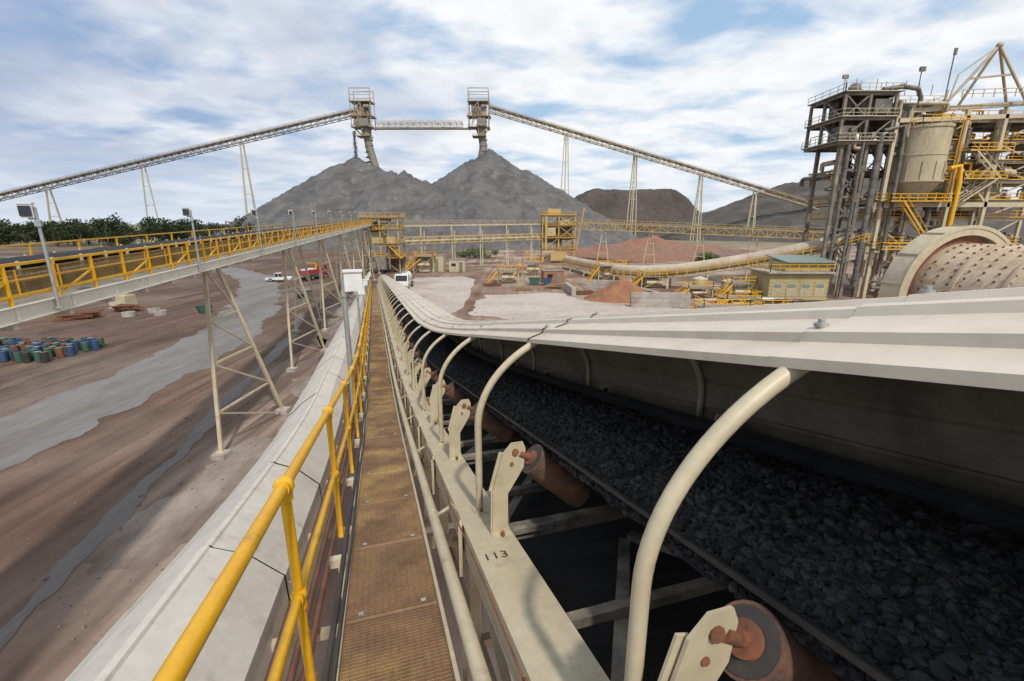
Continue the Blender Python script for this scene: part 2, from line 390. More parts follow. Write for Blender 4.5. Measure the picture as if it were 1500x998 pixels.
# ------------------------------------------------------------------ lower hooded conveyor on the left of the walkway
low=empty('hooded_conveyor')
b=B(); k=0; s=-1.0
while s<SE-1:
    e=min(s+2.6,SE); d=.006*(k%2); j=random.uniform(-.012,.012)
    pr=[(-2.36,-2.75),(-2.33,-2.46),(-2.29,-2.43),(-2.02,-2.19),(-2.0,-2.185),(-1.99,-2.155),(-1.67,-1.955),(-1.655,-1.93),(-1.60,-1.93),(-1.585,-1.955),(-1.30,-2.10),(-1.28,-2.13),(-1.07,-2.36),(-1.03,-2.40),(-1.02,-2.75)]
    sweep(b,[(l+j,h+d) for l,h in pr],s,e-.016,0,fine=.6)
    for l0 in (-2.345,-1.03):
        c=C(s+.1,l0,-2.55); b.ball(c,.022,1,6)
    s+=2.6;k+=1
b.obj('hood_sheets',[WHITEH,STEEL],low)
b=B()
sweep(b,rect(-2.34,-1.04,-3.25,-2.76),-3,SE,0,True,fine=2)
sweep(b,rect(-2.30,-1.08,-2.50,-2.45),-3,SE,1,True,fine=2)
for l,h,r in((-.86,-2.42,.045),(-.76,-2.47,.036),(-.68,-2.52,.04),(-.94,-2.55,.04)):
    b.path([C(s,l,h) for s in sv],r,2,8)
s=-2.5
while s<SE:
    b.beam(C(s,-1.04,-2.66),C(s,-.3,-2.66),.09,.09,3); b.beam(C(s,-.42,-2.62),C(s,-.42,-1.97),.08,.08,3); s+=2.
b.obj('frame_and_pipes',[CREAM,DARK,PIPEB,CREAM],low)
KK=1.0; SE=101.
# ------------------------------------------------------------------ floodlight poles
def flood(p,h,yaw=0,name='floodlight_pole',sz=1.):
    b=B(); b.M=Matrix.Translation(p)@Matrix.Rotation(yaw,4,'Z')
    b.tube((0,0,0),(0,0,h),.06*sz,0,12,.045*sz)
    b.box((.20*sz,0,h-.10),(.34*sz,.26*sz,.40*sz),1); b.box((.20*sz,.16*sz,h-.10),(.28*sz,.06,.32*sz),2); b.box((.20*sz,0,h+.12*sz),(.38*sz,.32*sz,.04),1); b.box((0,0,h-.42),(.13,.18,.16),0)
    b.beam((0,0,h-.3),(.2*sz,0,h-.3),.05,.05,0); b.beam((-.08,0,.02),(.08,0,.02),.14,.05,0)
    return b.obj(name,[STEEL,WHITE,GLASS])
for s in(12.6,22,33,45,58,72,85): flood(C(s,-.78,-2.5),3.75 if s<20 else 3.2,.3,sz=1.3 if s<20 else .9)
# ------------------------------------------------------------------ elevated gallery on the left
GO=V((-14.8,21.5,-2.26)); GD=V((-.2076,1,.0197)); GN=V((-.979,-.2033,0))
def G(t,w,h): return GO+GD*t+GN*w+V((0,0,h))
gal=empty('conveyor_gallery')
T0,T1=-34,93
def gs(b,w0,w1,h0,h1,mi,a=T0,e=T1):
    vs=[G(t,w,h) for t in(a,e) for w,h in((w0,h0),(w1,h0),(w1,h1),(w0,h1))]
    b.add(vs,[(0,1,2,3),(7,6,5,4)]+[(i,i+4,(i+1)%4+4,(i+1)%4) for i in range(4)],mi)
b=B()
gs(b,0,.16,0,.36,0); gs(b,-.05,.2,.361,.385,0); gs(b,-.05,.2,-.024,-.001,0); gs(b,3.5,3.66,0,.36,0)
gs(b,.2,.98,.34,.37,1); gs(b,2.9,3.5,.34,.37,1)
t=T0
while t<T1:
    b.beam(G(t,.1,-.12),G(t,3.6,-.12),.15,.2,0); b.beam(G(t,1.15,.3),G(t,1.15,.8),.08,.08,0); b.beam(G(t,2.75,.3),G(t,2.75,.8),.08,.08,0)
    b.beam(G(t,-.012,.02),G(t,-.012,.34),.02,.08,0)
    t+=2
gs(b,1.08,1.22,.78,.96,0); gs(b,2.68,2.82,.78,.96,0)
b.obj('girders',[mat('white_girder_paint',(.66,.63,.55),(.58,.54,.45),.8,.5,c3=(.33,.25,.17),s3=1.5,r3=(.62,.8),fine=.18),GREY],gal)
b=B(); t=T0;k=0
for h in(.62,1.42): gs(b,.025,.095,h-.035,h+.035,0)
gs(b,.04,.08,1.0,1.04,0)
while t<T1:
    b.beam(G(t,.06,.39),G(t,.06,1.42),.07,.07,0)
    if k%2==0: b.beam(G(t,.06,.42),G(t+1.6,.06,1.0),.05,.05,0)
    t+=1.6;k+=1
gs(b,3.53,3.59,1.58,1.63,0); gs(b,3.53,3.59,1.1,1.14,0)
t=T0
while t<T1: b.beam(G(t,3.56,.36),G(t,3.56,1.6),.06,.06,0); t+=2.5
gs(b,.985,1.02,1.10,1.15,1); gs(b,.985,1.02,.42,.46,1)
t=-14
while t<92: b.beam(G(t,1.0,.46),G(t,1.0,1.1),.02,.02,1); t+=.07 if t<20 else .4
for h in np.arange(.50,1.1,.055): gs(b,.994,1.006,h,h+.02,1)
t=T0
while t<T1: b.beam(G(t,1.0,.38),G(t,1.0,1.15),.05,.05,0); t+=1.6
b.obj('guard_rails',[YEL,mat('dirty_mesh_guard',(.27,.175,.06),(.18,.115,.045),1,.7)],gal)
b=B(); DZ=-.36
prf=[(1.2,1.66),(1.6,1.42),(2.3,1.42),(2.7,1.66)]
for dz in(0,-.03): b.grid([[G(t,w,h+dz+DZ) for w,h in prf] for t in(T0,T1)],0)
rows=[[G(t,w,DZ+1.60+.14*(1-((w-1.95)/.6)**2)+.05*noise.noise(V((t*1.3,w*3,0)))) for w in np.linspace(1.35,2.55,8)] for t in np.arange(T0,T1,.6)]
b.grid(rows,1,True)
gs(b,1.1,2.8,.6,.63,2)
t=T0
while t<T1:
    b.beam(G(t,1.15,.96),G(t,1.15,1.72+DZ),.07,.05,3); b.beam(G(t,2.75,.96),G(t,2.75,1.72+DZ),.07,.05,3)
    b.tube(G(t,1.22,1.56+DZ),G(t,1.58,1.34+DZ),.07,4,8); b.tube(G(t,1.62,1.33+DZ),G(t,2.28,1.33+DZ),.07,4,8); b.tube(G(t,2.68,1.56+DZ),G(t,2.32,1.34+DZ),.07,4,8)
    t+=1.3
b.obj('belt_and_idlers',[RUB,OREB,DARK,CREAM,RUST],gal)
b=B()
for tc in(3,17.5,32,46,60,74,88):
    base=GZ
    def bent(w0,wb):
        tA,tB=G(tc-1.0,w0,-.02),G(tc+.5,w0,-.02)
        bA=G(tc-2.6,wb,0); bA.z=base; bB=G(tc+3.0,wb-1.6,0); bB.z=base
        b.beam(tA,bA,.17,.17,0); b.beam(tB,bB,.17,.17,0)
        lv=[.27,.5,.76]; P=[(tA+(bA-tA)*f,tB+(bB-tB)*f) for f in lv]
        for a,c in P: b.beam(a,c,.10,.10,0)
        b.beam(tA,P[0][1],.08,.08,0); b.beam(P[0][0],P[1][1],.08,.08,0); b.beam(P[1][0],P[2][1],.10,.10,0) ; b.beam(P[2][0],bB,.08,.08,0)
        for q in(bA,bB): b.box((q.x,q.y,base+.12),(.7,.7,.3),1); b.box((q.x,q.y,base+.29),(.35,.35,.03),0)
    bent(.5,.5)
    if tc>20: bent(3.1,3.6)
b.obj('trestles',[CREAM,CONC],gal)
for t in(-8.7,0.2,9.3,18.4,27.5,36.6,45.7,55,64,73,82): flood(G(t,-.08,.1),2.75,-2.6,sz=.85)
# ------------------------------------------------------------------ ground
def ground_mat():
    m=mat('ground_soil',(.150,.095,.068),(.100,.068,.052),.11,.95,c3=(.185,.145,.12),s3=.07,r3=(.5,.66),stretch=(1,.5,1),rot=.1,bump=.6,bscale=4,spec=.15)
    nt=m.node_tree;N=nt.nodes;L=nt.links; p=[n for n in N if n.type=='BSDF_PRINCIPLED'][0]
    src=p.inputs['Base Color'].links[0].from_socket
    tc=N.new('ShaderNodeTexCoord'); sx=N.new('ShaderNodeSeparateXYZ'); L.new(tc.outputs['Object'],sx.inputs[0])
    nz=N.new('ShaderNodeTexNoise'); nz.inputs['Scale'].default_value=.06; nz.inputs['Detail'].default_value=6; L.new(tc.outputs['Object'],nz.inputs[0])
    ad=N.new('ShaderNodeMath'); ad.operation='MULTIPLY_ADD'; ad.inputs[1].default_value=50; L.new(nz.outputs[0],ad.inputs[0]); L.new(sx.outputs[0],ad.inputs[2])
    mr=N.new('ShaderNodeMapRange'); mr.inputs[1].default_value=-4; mr.inputs[2].default_value=20; L.new(ad.outputs[0],mr.inputs[0])
    n2=N.new('ShaderNodeTexNoise'); n2.inputs['Scale'].default_value=.09; n2.inputs['Detail'].default_value=9; L.new(tc.outputs['Object'],n2.inputs[0])
    cr=N.new('ShaderNodeValToRGB'); L.new(n2.outputs[0],cr.inputs[0])
    cr.color_ramp.elements[0].position=.36; cr.color_ramp.elements[0].color=(.185,.105,.073,1)
    cr.color_ramp.elements[1].position=.62; cr.color_ramp.elements[1].color=(.36,.28,.225,1)
    mx=N.new('ShaderNodeMix'); mx.data_type='RGBA'; L.new(mr.outputs[0],mx.inputs[0]); L.new(src,mx.inputs[6]); L.new(cr.outputs[0],mx.inputs[7])
    # wheel tracks, meandering and broken up by patches
    mp=N.new('ShaderNodeMapping'); mp.inputs['Scale'].default_value=(.8,.03,1); mp.inputs['Rotation'].default_value=(0,0,.12); L.new(tc.outputs['Object'],mp.inputs[0])
    n3=N.new('ShaderNodeTexNoise'); n3.inputs['Scale'].default_value=1.; n3.inputs['Detail'].default_value=7; n3.inputs['Distortion'].default_value=.9; L.new(mp.outputs[0],n3.inputs[0])
    m3=N.new('ShaderNodeMapRange'); m3.inputs[1].default_value=.35; m3.inputs[2].default_value=.65; m3.inputs[3].default_value=.6; m3.inputs[4].default_value=1.3; L.new(n3.outputs[0],m3.inputs[0])
    n6=N.new('ShaderNodeTexNoise'); n6.inputs['Scale'].default_value=.13; n6.inputs['Detail'].default_value=5; L.new(tc.outputs['Object'],n6.inputs[0])
    m6=N.new('ShaderNodeMapRange'); m6.inputs[1].default_value=.35; m6.inputs[2].default_value=.6; m6.inputs[3].default_value=.25; m6.inputs[4].default_value=1; L.new(n6.outputs[0],m6.inputs[0])
    m4=N.new('ShaderNodeMix'); m4.data_type='RGBA'; m4.blend_type='MULTIPLY'; L.new(m6.outputs[0],m4.inputs[0]); L.new(mx.outputs[2],m4.inputs[6]); L.new(m3.outputs[0],m4.inputs[7])
    my=N.new('ShaderNodeMapRange'); my.inputs[1].default_value=190; my.inputs[2].default_value=330; L.new(sx.outputs[1],my.inputs[0])
    m5=N.new('ShaderNodeMix'); m5.data_type='RGBA'; L.new(my.outputs[0],m5.inputs[0]); L.new(m4.outputs[2],m5.inputs[6]); m5.inputs[7].default_value=(.20,.19,.12,1)
    L.new(m5.outputs[2],p.inputs['Base Color']); return m
b=B(); 
b.add([(-4000,-600,GZ),(4000,-600,GZ),(4000,7000,GZ),(-4000,7000,GZ)],[(0,1,2,3)],0)
b.obj('ground',[ground_mat()])
def ribbon(name,pts,w,z,m,jit=.3,step=1.5):
    b=B();P=[V((x,y,0)) for x,y in pts]; out=[]
    for i in range(len(P)-1):
        p0=P[max(i-1,0)];p1=P[i];p2=P[i+1];p3=P[min(i+2,len(P)-1)]; n=max(2,int((p2-p1).length/step))
        for k in range(n):
            t=k/n; out.append(.5*((2*p1)+(-p0+p2)*t+(2*p0-5*p1+4*p2-p3)*t*t+(-p0+3*p1-3*p2+p3)*t**3))
    rows=[]
    for i,p in enumerate(out):
        t=(out[min(i+1,len(out)-1)]-out[max(i-1,0)]).normalized(); sd=V((-t.y,t.x,0))
        a=w/2+jit*fbm(p.x,p.y,3,5,1.3); c=w/2+jit*fbm(p.x,p.y,3,5,5.1)
        rows.append([(*(p+sd*a).xy,GZ+z),(*(p+sd*a*.3).xy,GZ+z+.02),(*(p-sd*c*.3).xy,GZ+z+.02),(*(p-sd*c).xy,GZ+z)])
    b.grid(rows,0); return b.obj(name,[m])
ribbon('gravel_road',[(-24,-40),(-26,-10),(-27.5,8),(-28.8,22),(-30.5,42),(-35,58),(-42,74),(-55,98),(-76,122),(-115,148),(-200,175)],6.8,.02,ROADM,1.0,.3)
ribbon('drain_channel',[(-14.6,-4),(-15.1,6),(-15.6,12),(-16.8,17.6),(-18.4,24),(-20.8,33.6),(-24,48),(-29,62)],.8,.024,WETM,.5,.2)
def patch(name,poly,z,m,jit=1.0,step=1.5):
    b=B();n=len(poly);P=[]
    for i in range(n):
        a=V((*poly[i],0));c=V((*poly[(i+1)%n],0)); k=max(2,int((c-a).length/step))
        for j in range(k):
            q=a+(c-a)*(j/k); P.append((q.x+jit*fbm(q.x,q.y,4,5,2),q.y+jit*fbm(q.x,q.y,4,5,8),GZ+z))
    b.add(P,[tuple(range(len(P)))],0); return b.obj(name,[m])
patch('washed_sand_patch',[(-16.8,15),(-14,14),(-9,18),(-8,30),(-10,45),(-16,70),(-23,92),(-33,96),(-29,74),(-22,50),(-17.5,38),(-14.8,27),(-14.6,22)],.008,SANDM,2.4,.25)
patch('concrete_pavement',[(-22,104),(-11,106),(-8,100),(-7,66),(-9,58),(-19,60),(-22,84)],.02,PADM,.5)
patch('concrete_pavement',[(-5,78),(9,80),(12,70),(30,64),(44,62),(34,52),(8,54),(-5,60)],.016,PADM,1.5,.6)
cs=[];sz=[]
for i in range(9000):
    y=random.uniform(5,80); x=random.uniform(-50,-3); r=random.uniform(.012,.05) if random.random()<.93 else random.uniform(.05,.10)
    cs.append((x,y,GZ+r*.3)); sz.append(r)
rocks('loose_stones',cs,sz,mat('stone',(.20,.15,.125),(.14,.105,.085),1,.9,island=.4))
# ------------------------------------------------------------------ stockpiles and hills
def heightfield(name,x0,x1,y0,y1,nx,ny,fn,m):
    b=B();rows=[]
    for j in range(ny+1):
        y=y0+(y1-y0)*j/ny; rows.append([(x,y,max(GZ-.5,fn(x,y))) for x in [x0+(x1-x0)*i/nx for i in range(nx+1)]])
    b.grid(rows,0,True); return b.obj(name,[m])
cones=[(-97,300,41,.68),(-104,296,37,.64),(-89,296,37,.64),(-80,290,33,.60),(-72,287,31,.58),(-63,285,30.5,.66),(-66,306,30,.6),(-53,292,26,.6),(-14,300,45,.72),(-23,294,39,.64),(-31,288,33,.62),(-5,302,39.5,.62),(8,298,33,.60),(-40,296,27,.6),(-120,302,29,.6),(-110,292,33,.62),(22,302,26,.6)]
def pilef(x,y):
    hs_=[z-sl*math.hypot(x-cx,y-cy)*(1+.05*math.sin(math.atan2(y-cy,x-cx)*7+cx)) for cx,cy,z,sl in cones]
    m=max(hs_); h=m+.7*math.log(sum(math.exp((q-m)/.7) for q in hs_))
    rill=.8*abs(noise.noise(V((x*.35,y*.06,1))))
    a=abs(fbm(x,y,14,4,3)); return h-1.1*a*2-rill+.9*fbm(x,y,3,4,9)
heightfield('ore_stockpile',-215,120,195,330,420,180,pilef,PILE)
def hill1(x,y):
    e=min((x-20)/60,(190-x)/45,(y-400)/40,(540-y)/40); e=max(0,min(1,e)); e=e*e*(3-2*e)
    return GZ+e*(43+3*fbm(x,y,60,3,1))+1.5*fbm(x,y,9,4,4)
heightfield('waste_rock_hill',0,215,390,545,140,90,hill1,WASTE)
def hill2(x,y):
    h=-99
    for cx,cy,z,sl in((298,400,48,.42),(265,398,44,.42),(230,396,34,.42),(330,410,46,.42),(198,390,23,.42),(360,420,38,.42),(170,400,11,.3)):
        h=max(h,z-sl*math.hypot(x-cx,y-cy))
    return min(h,40+.5*fbm(x,y,20,3,1))+1.5*fbm(x,y,9,4,7)-2*abs(fbm(x,y,25,3,2))
heightfield('grey_rock_hill',90,500,250,530,160,120,hill2,HILL)
def mound(x,y):
    e=max(0,1-math.hypot((x-50)/42,(y-165)/16)); e=e**.7
    return GZ-.3+e*(7.0+2.0*fbm(x,y,8,5,3))+.35*fbm(x,y,2,3,3)
heightfield('red_soil_mound',5,95,145,185,130,60,mound,REDSOIL)
def mound2(x,y):
    e=max(0,1-math.hypot((x+60)/12,(y-44)/9)); return GZ-.2+e**.8*(1.2+.5*fbm(x,y,3,3,3))
heightfield('dark_soil_mound',-74,-46,34,54,50,40,mound2,mat('dark_red_soil',(.15,.085,.06),(.10,.065,.05),.3,.95,bump=.7,bscale=2))
def gp(x,y):
    d=math.hypot((x-18)/6.5,(y-74)/4.5); return GZ-.1+max(0,1-d)*3.6+.14*fbm(x,y,.8,3,3)
heightfield('red_gravel_pile',10,26,68,80,60,50,gp,RGRAV)
# ------------------------------------------------------------------ stackers over the piles
def trest(b,x,y,zt,spread,t,mi,zb=GZ,lat=5):
    for sg in(-1,1):
        b.beam((x,y+sg*1.5,zt),(x+sg*spread*.15,y+sg*lat,zb),t,t,mi)
    b.beam((x-1,y,zt),(x-spread,y-1,zb),t,t,mi); b.beam((x+1,y,zt),(x+spread,y+1,zb),t,t,mi)
    for f in(.25,.5,.75):
        z=zt+(zb-zt)*f; b.beam((x-1-(spread-1)*f,y,z),(x+1+(spread-1)*f,y,z),t*.6,t*.6,mi)
TAN=mat('weathered_tan_steel',(.42,.33,.21),(.29,.235,.16),.2,.65,c3=(.18,.14,.105),s3=.1)
st=empty('stacker_conveyor')
b=B()
p0=V((-92,300,63)); p1=V((-440,296,-12))
b.truss(p0,p1,4,3.0,80,.34,0); b.beam(p0+V((0,0,3.4)),p1+V((0,0,3.4)),3.2,.5,1); b.beam(p0+V((0,-2.2,.2)),p1+V((0,-2.2,.2)),.35,.6,0)
b.rail([p0+V((0,-2.6,3.0)),p1+V((0,-2.6,3.0))],1.2,5,.08,0)
for x in(-165,-228,-290,-350):
    z=p0.z+(p1.z-p0.z)*((x+92)/(-348)); trest(b,x,299,z,3.6,.55,2)
b.obj('inclined_truss',[GREY,TAN,CREAM],st)
st2=empty('stacker_conveyor')
b=B(); p0=V((-14,300,65)); p1=V((300,352,-10))
b.truss(p0,p1,4,2.6,74,.34,0); b.beam(p0+V((0,0,3.0)),p1+V((0,0,3.0)),3.6,.6,2); b.beam(p0+V((0,-2.4,0)),p1+V((0,-2.4,0)),.4,.8,2)
b.rail([p0+V((0,-2.6,2.8)),p1+V((0,-2.6,2.8))],1.2,5,.08,0)
for x in(34,80,127,168,215):
    f=(x+14)/314; trest(b,x,300+52*f,65-75*f,3.8,.55,1)
b.obj('inclined_truss',[TAN,CREAM,TAN],st2)
b=B(); b.truss((-82,300,56),(-30,300,56),4,2.6,14,.34,0); b.beam((-84,300,55.6),(-24,300,55.6),4,.5,0); b.rail([(-82,297.6,58.6),(-30,297.6,58.6)],1.3,4,.09,1)
b.obj('transfer_bridge',[TAN,YELD],st)
for cx,nm,par,mir in((-90,'head_tower',st,1),(-20,'head_tower',st2,-1)):
    b=B(); xs=(cx-6,cx,cx+6); ys=(296,304)
    for x in xs:
        for y in ys: b.beam((x,y,51 if x==cx else 55),(x,y,77 if x!=cx else 70),.4,.4,0)
    for z,w in((51,8),(56,13),(62,14),(70,13)):
        b.box((cx,300,z),(w,9,.3),1)
        for y in(295.7,304.3): b.rail([(cx-w/2,y,z),(cx+w/2,y,z)],1.3,2.5,.08,2)
    for y in ys:
        b.beam((cx-6,y,77),(cx+6,y,77),.4,.4,0); b.beam((cx-6,y,73.5),(cx+6,y,73.5),.25,.25,0); b.beam((cx-6,y,62),(cx,y,70),.3,.3,0); b.beam((cx,y,51),(cx-6*mir,y,56),.4,.4,0)
    b.box((cx+1*mir,300,66),(6.5,5,5),1); b.box((cx-2.5*mir,299,64),(4,5,3.5),0); b.tube((cx+2,296,67),(cx+5,296,67),1.2,1,14); b.box((cx-3*mir,298,58.5),(3.5,4,3),1)
    b.box((cx+1.5,298,58.5),(5,6,4.2),1); b.tube((cx+1,300,56.5),(cx+2,300,51),3.4,1,14,2.3)
    for k in range(12): b.beam((cx+random.uniform(-6,4),295.9,random.uniform(56,69)),(cx+random.uniform(-4,6),295.9,random.uniform(56,70)),.3,.3,random.choice([0,1,1]))
    b.path([(cx+1.5,300,53),(cx+2.5,300,45),(cx+(5.5 if cx<-50 else 0),300,33)],2.4,3,16)
    for k in range(5): b.tube((cx+2.4,300,49-k*3.),(cx+2.5,300,48.6-k*3.),2.65,3,16)
    b.obj(nm,[TAN,GREY,YELD,GREY],par)
cs=[(-95.5+random.gauss(0,.5),298+random.gauss(0,.5),random.uniform(38,54)) for _ in range(700)]
rocks('falling_ore',cs,[random.uniform(.12,.32) for _ in cs],PILE,st)
# ------------------------------------------------------------------ generic frame tower
def frame(b,xs,ys,zs,t,mi,fl=None,rails=True,rm=None,br=.4,zb=GZ):
    for x in xs:
        for y in ys: b.beam((x,y,zb),(x,y,zs[-1]),t,t,mi)
    for z in zs:
        for y in ys: b.beam((xs[0],y,z),(xs[-1],y,z),t*.8,t*1.1,mi)
        for x in xs: b.beam((x,ys[0],z),(x,ys[-1],z),t*.8,t*1.1,mi)
        if fl is not None: b.box(((xs[0]+xs[-1])/2,(ys[0]+ys[-1])/2,z+t*.62),(xs[-1]-xs[0]+1,ys[-1]-ys[0]+1,.06),fl)
        if rails:
            o=.45;zz=z+t*.62; X0,X1,Y0,Y1=xs[0]-o,xs[-1]+o,ys[0]-o,ys[-1]+o
            b.rail([(X0,Y1,zz),(X0,Y0,zz),(X1,Y0,zz),(X1,Y1,zz)],1.1,1.8,.035,rm if rm is not None else mi,kick=True)
    lv=[zb]+list(zs)
    for za,zc_ in zip(lv[:-1],lv[1:]):
        for a,c in zip(xs[:-1],xs[1:]):
            if random.random()<br: b.beam((a,ys[0],za),(c,ys[0],zc_),t*.5,t*.5,mi)
            if random.random()<br*.6: b.beam((c,ys[0],za),(a,ys[0],zc_),t*.5,t*.5,mi)
        if len(ys)>1 and random.random()<br+.2: b.beam((xs[0],ys[0],za),(xs[0],ys[1],zc_),t*.5,t*.5,mi)
def stairs(b,p,q,w,mi):
    p=V(p);q=V(q);d=q-p;sd=V((0,0,1)).cross(d).normalized()*(w/2); n=max(3,int(abs(d.z)/.22))
    for a in(-1,1): b.beam(p+sd*a,q+sd*a,.06,.22,mi); b.beam(p+sd*a+V((0,0,1)),q+sd*a+V((0,0,1)),.05,.05,mi)
    for k in range(n+1): c=p+d*(k/n); b.beam(c-sd,c+sd,.22,.03,mi)
b=B(); frame(b,(-37,-32.5,-28),(115,121),(-8.5,-5,-1.6,1.2),.28,0,2,True,1,.7)
b.box((-34,118,-3.4),(3.5,4,2.6),3); b.box((-30,117,-7),(2.6,3,2.4),2); b.tube((-33,116,.4),(-30,116,.4),.9,2,14)
b.box((-33,113.8,-9.5),(4,2,3),2); b.box((-29.5,114,-4),(2,1.6,1.6),0); b.tube((-36,114.4,-10),(-36,114.4,-3),.35,3,10); b.tube((-30.4,114.4,-11),(-30.4,114.4,-1),.25,2,10)
b.box((-35,119.5,-1),(3,3,3),2); b.box((-31,119.5,-10),(6,2,3),2)
stairs(b,(-27,114,-12),(-22.5,114,-8.5),.9,1); stairs(b,(-27.2,114,-8.4),(-30.5,114,-5),.9,1)
b.tube((-35,117,-8),(-35,117,-12),.8,3,12)
b.obj('transfer_tower',[YELD,YEL,GREY,CREAM])
b=B(); frame(b,(9.5,14.5,19.5),(145,151),(-8,-4.5,-.8,2.2),.32,0,2,True,1,.8)
b.box((13,147,3.4),(4,4,1.8),0); b.box((12,147,-2.6),(3,4,2.6),3); b.box((17,147,-6.2),(3,4,2.4),2); b.box((16.5,147,.6),(3,3,2.2),3); b.box((14.5,149.5,-3),(9,2,6),2)
b.box((14.5,144,-10),(5,1.5,2.5),0); b.tube((10.5,144.4,-8),(10.5,144.4,2),.4,0,10); b.beam((20,144.4,-8),(22,144.4,4.5),.2,.2,1)
stairs(b,(8.5,143.6,-12),(4,143.6,-8),.9,1)
b.obj('transfer_tower',[YELD,YEL,GREY,CREAM])
b=B(); p=V((-28,120,-.6));q=V((9,146,-.2))
b.truss(p+V((0,0,-4.6)),q+V((0,0,-4.6)),2.4,1.7,22,.16,0); b.beam(p,q,.7,.5,1); b.rail([p+V((0,-.9,.2)),q+V((0,-.9,.2))],1.0,2.5,.04,0)
b.tube(p+V((0,.6,-4.0)),q+V((0,.6,-4.0)),.3,1,10)
for f in(.12,.32,.52,.72,.92):
    c=p+(q-p)*f
    for sg in(-1.1,1.1): b.beam((c.x+sg*.2,c.y+sg,GZ),(c.x+sg*.2,c.y+sg,c.z),.28,.28,1)
b.obj('pipe_rack',[YELD,CREAM])
b=B(); p=V((19.5,147,-1.6));q=V((92,120,-4.5))
b.truss(p,q,2.6,1.8,36,.2,0); b.beam(p+V((0,0,2.1)),q+V((0,0,2.1)),1.8,.25,1); b.rail([p+V((0,-1.5,1.8)),q+V((0,-1.5,1.8))],1.1,2.5,.045,0)
for f in(.12,.3,.48,.66,.84):
    c=p+(q-p)*f; 
    for sg in(-1,1): b.beam((c.x+sg*.4,c.y,c.z),(c.x+sg*1.8,c.y,GZ),.25,.25,1)
    for g in(.35,.7): z=c.z+(GZ-c.z)*g; b.beam((c.x-.4-1.4*g,c.y,z),(c.x+.4+1.4*g,c.y,z),.15,.15,1)
b.obj('truss_conveyor',[YELD,CREAM])
b=B()
ctrl=[V((15,126,-9.6)),V((18.5,108,-9.4)),V((22,94,-9.2)),V((30,87,-8.6)),V((42,82,-6.2)),V((50,78,-3.9)),V((57,75.5,-1.6))]
pts=[]
for i in range(len(ctrl)-1):
    p0=ctrl[max(i-1,0)];p1=ctrl[i];p2=ctrl[i+1];p3=ctrl[min(i+2,len(ctrl)-1)]
    for k in range(8):
        t=k/8; pts.append(.5*((2*p1)+(-p0+p2)*t+(2*p0-5*p1+4*p2-p3)*t*t+(-p0+3*p1-3*p2+p3)*t**3))
pts.append(ctrl[-1])
b.path(pts,1.05,0,16)
for i in range(0,len(pts),2):
    if i+1<len(pts): d=(pts[i+1]-pts[i]).normalized(); b.tube(pts[i],pts[i]+d*.12,1.09,0,16)
low_=[p-V((0,0,1.15)) for p in pts]
for i in range(len(pts)-1):
    d=(pts[i+1]-pts[i]).normalized(); sd=d.cross(V((0,0,1)))
    for a in(-1.2,1.2): b.beam(low_[i]+sd*a,low_[i+1]+sd*a,.2,.4,1)
    b.rail([low_[i]+sd*2+V((0,0,.2)),low_[i+1]+sd*2+V((0,0,.2))],1.05,1.5,.035,2)
    if i%4==0:
        for a in(-1.2,1.2): b.beam(low_[i]+sd*a,V(((low_[i]+sd*a*1.5).x,(low_[i]+sd*a*1.5).y,GZ)),.25,.25,1)
        b.beam(low_[i]+sd*1.2,V(((low_[i]-sd*1.8).x,(low_[i]-sd*1.8).y,GZ)),.14,.14,1)
b.obj('overland_hooded_conveyor',[mat('tan_hood_sheet',(.50,.425,.31),(.42,.35,.25),.3,.55,c3=(.32,.24,.16),s3=.4,r3=(.5,.8)),CREAM,YEL])
# ------------------------------------------------------------------ grinding plant
plant=empty('processing_plant')
DKS=mat('dark_plant_steel',(.22,.19,.145),(.11,.098,.08),.8,.65,.05,c3=(.33,.27,.19),s3=.6)
TANK=mat('dusty_tank_paint',(.47,.40,.27),(.39,.33,.21),.5,.55,c3=(.24,.175,.11),s3=.7,r3=(.55,.8),stretch=(1,1,.3))
PGR=mat('plant_grey_pipe',(.17,.157,.14),(.10,.092,.083),1.2,.6,.1,c3=(.27,.225,.16),s3=.7)
b=B()
frame(b,(49.6,53.3,57.2),(74.5,79,82.5),(11.8,15.2,18.6),.38,0,2,True,1,.9,zb=11.6)
for x,y in((50.5,75),(52.3,76.5),(54.5,75.2),(57.0,75.4),(51.5,82),(57,82)): b.beam((x,y,GZ),(x,y,11.8),.5,.5,0)
for z in(-6,-1,4,8): b.beam((50.5,75,z),(57,75,z),.3,.35,0); b.beam((50.5,75,z),(51.5,82,z),.3,.3,0); b.beam((50.5,82,z),(57,82,z),.3,.3,1)
for z0,z1 in((-6,-1),(-1,4),(4,8),(8,11.8)): b.beam((50.5,74.9,z0),(54.5,74.9,z1),.2,.2,0); b.beam((54.5,74.9,z0),(50.5,74.9,z1),.2,.2,0)
frame(b,(58,63.5,69,75,82),(76,84,92),(-3.5,.6,3.3),.42,1,2,True,3,.5)
frame(b,(67.5,72,77,84,92),(78,86),(6.5,9.5,12.5,15.6),.42,1,2,True,3,.8,zb=3.3)
frame(b,(57.5,61,67.5),(79,86),(8,12,15.6,18),.36,0,2,True,1,.8,zb=3.3)
for x in(57.8,68.2,74): b.beam((x,74.4,GZ),(x,74.4,16.5),.5,.5,1)
b.beam((57.8,74.4,2.8),(80,74.4,2.8),.5,.7,1); b.beam((57.8,74.4,14.9),(80,74.4,15.7),.5,.6,1); b.beam((68.2,74.3,3),(74,74.3,9),.3,.3,1); b.beam((74,74.3,3),(68.2,74.3,9),.3,.3,1)
for z in(-4,3.2): b.box((62,73.2,z),(9.5,2.2,.12),2); b.rail([(57.4,74,z),(57.4,72.1,z),(66.8,72.1,z),(66.8,74,z)],1.1,1.4,.05,3,kick=True)
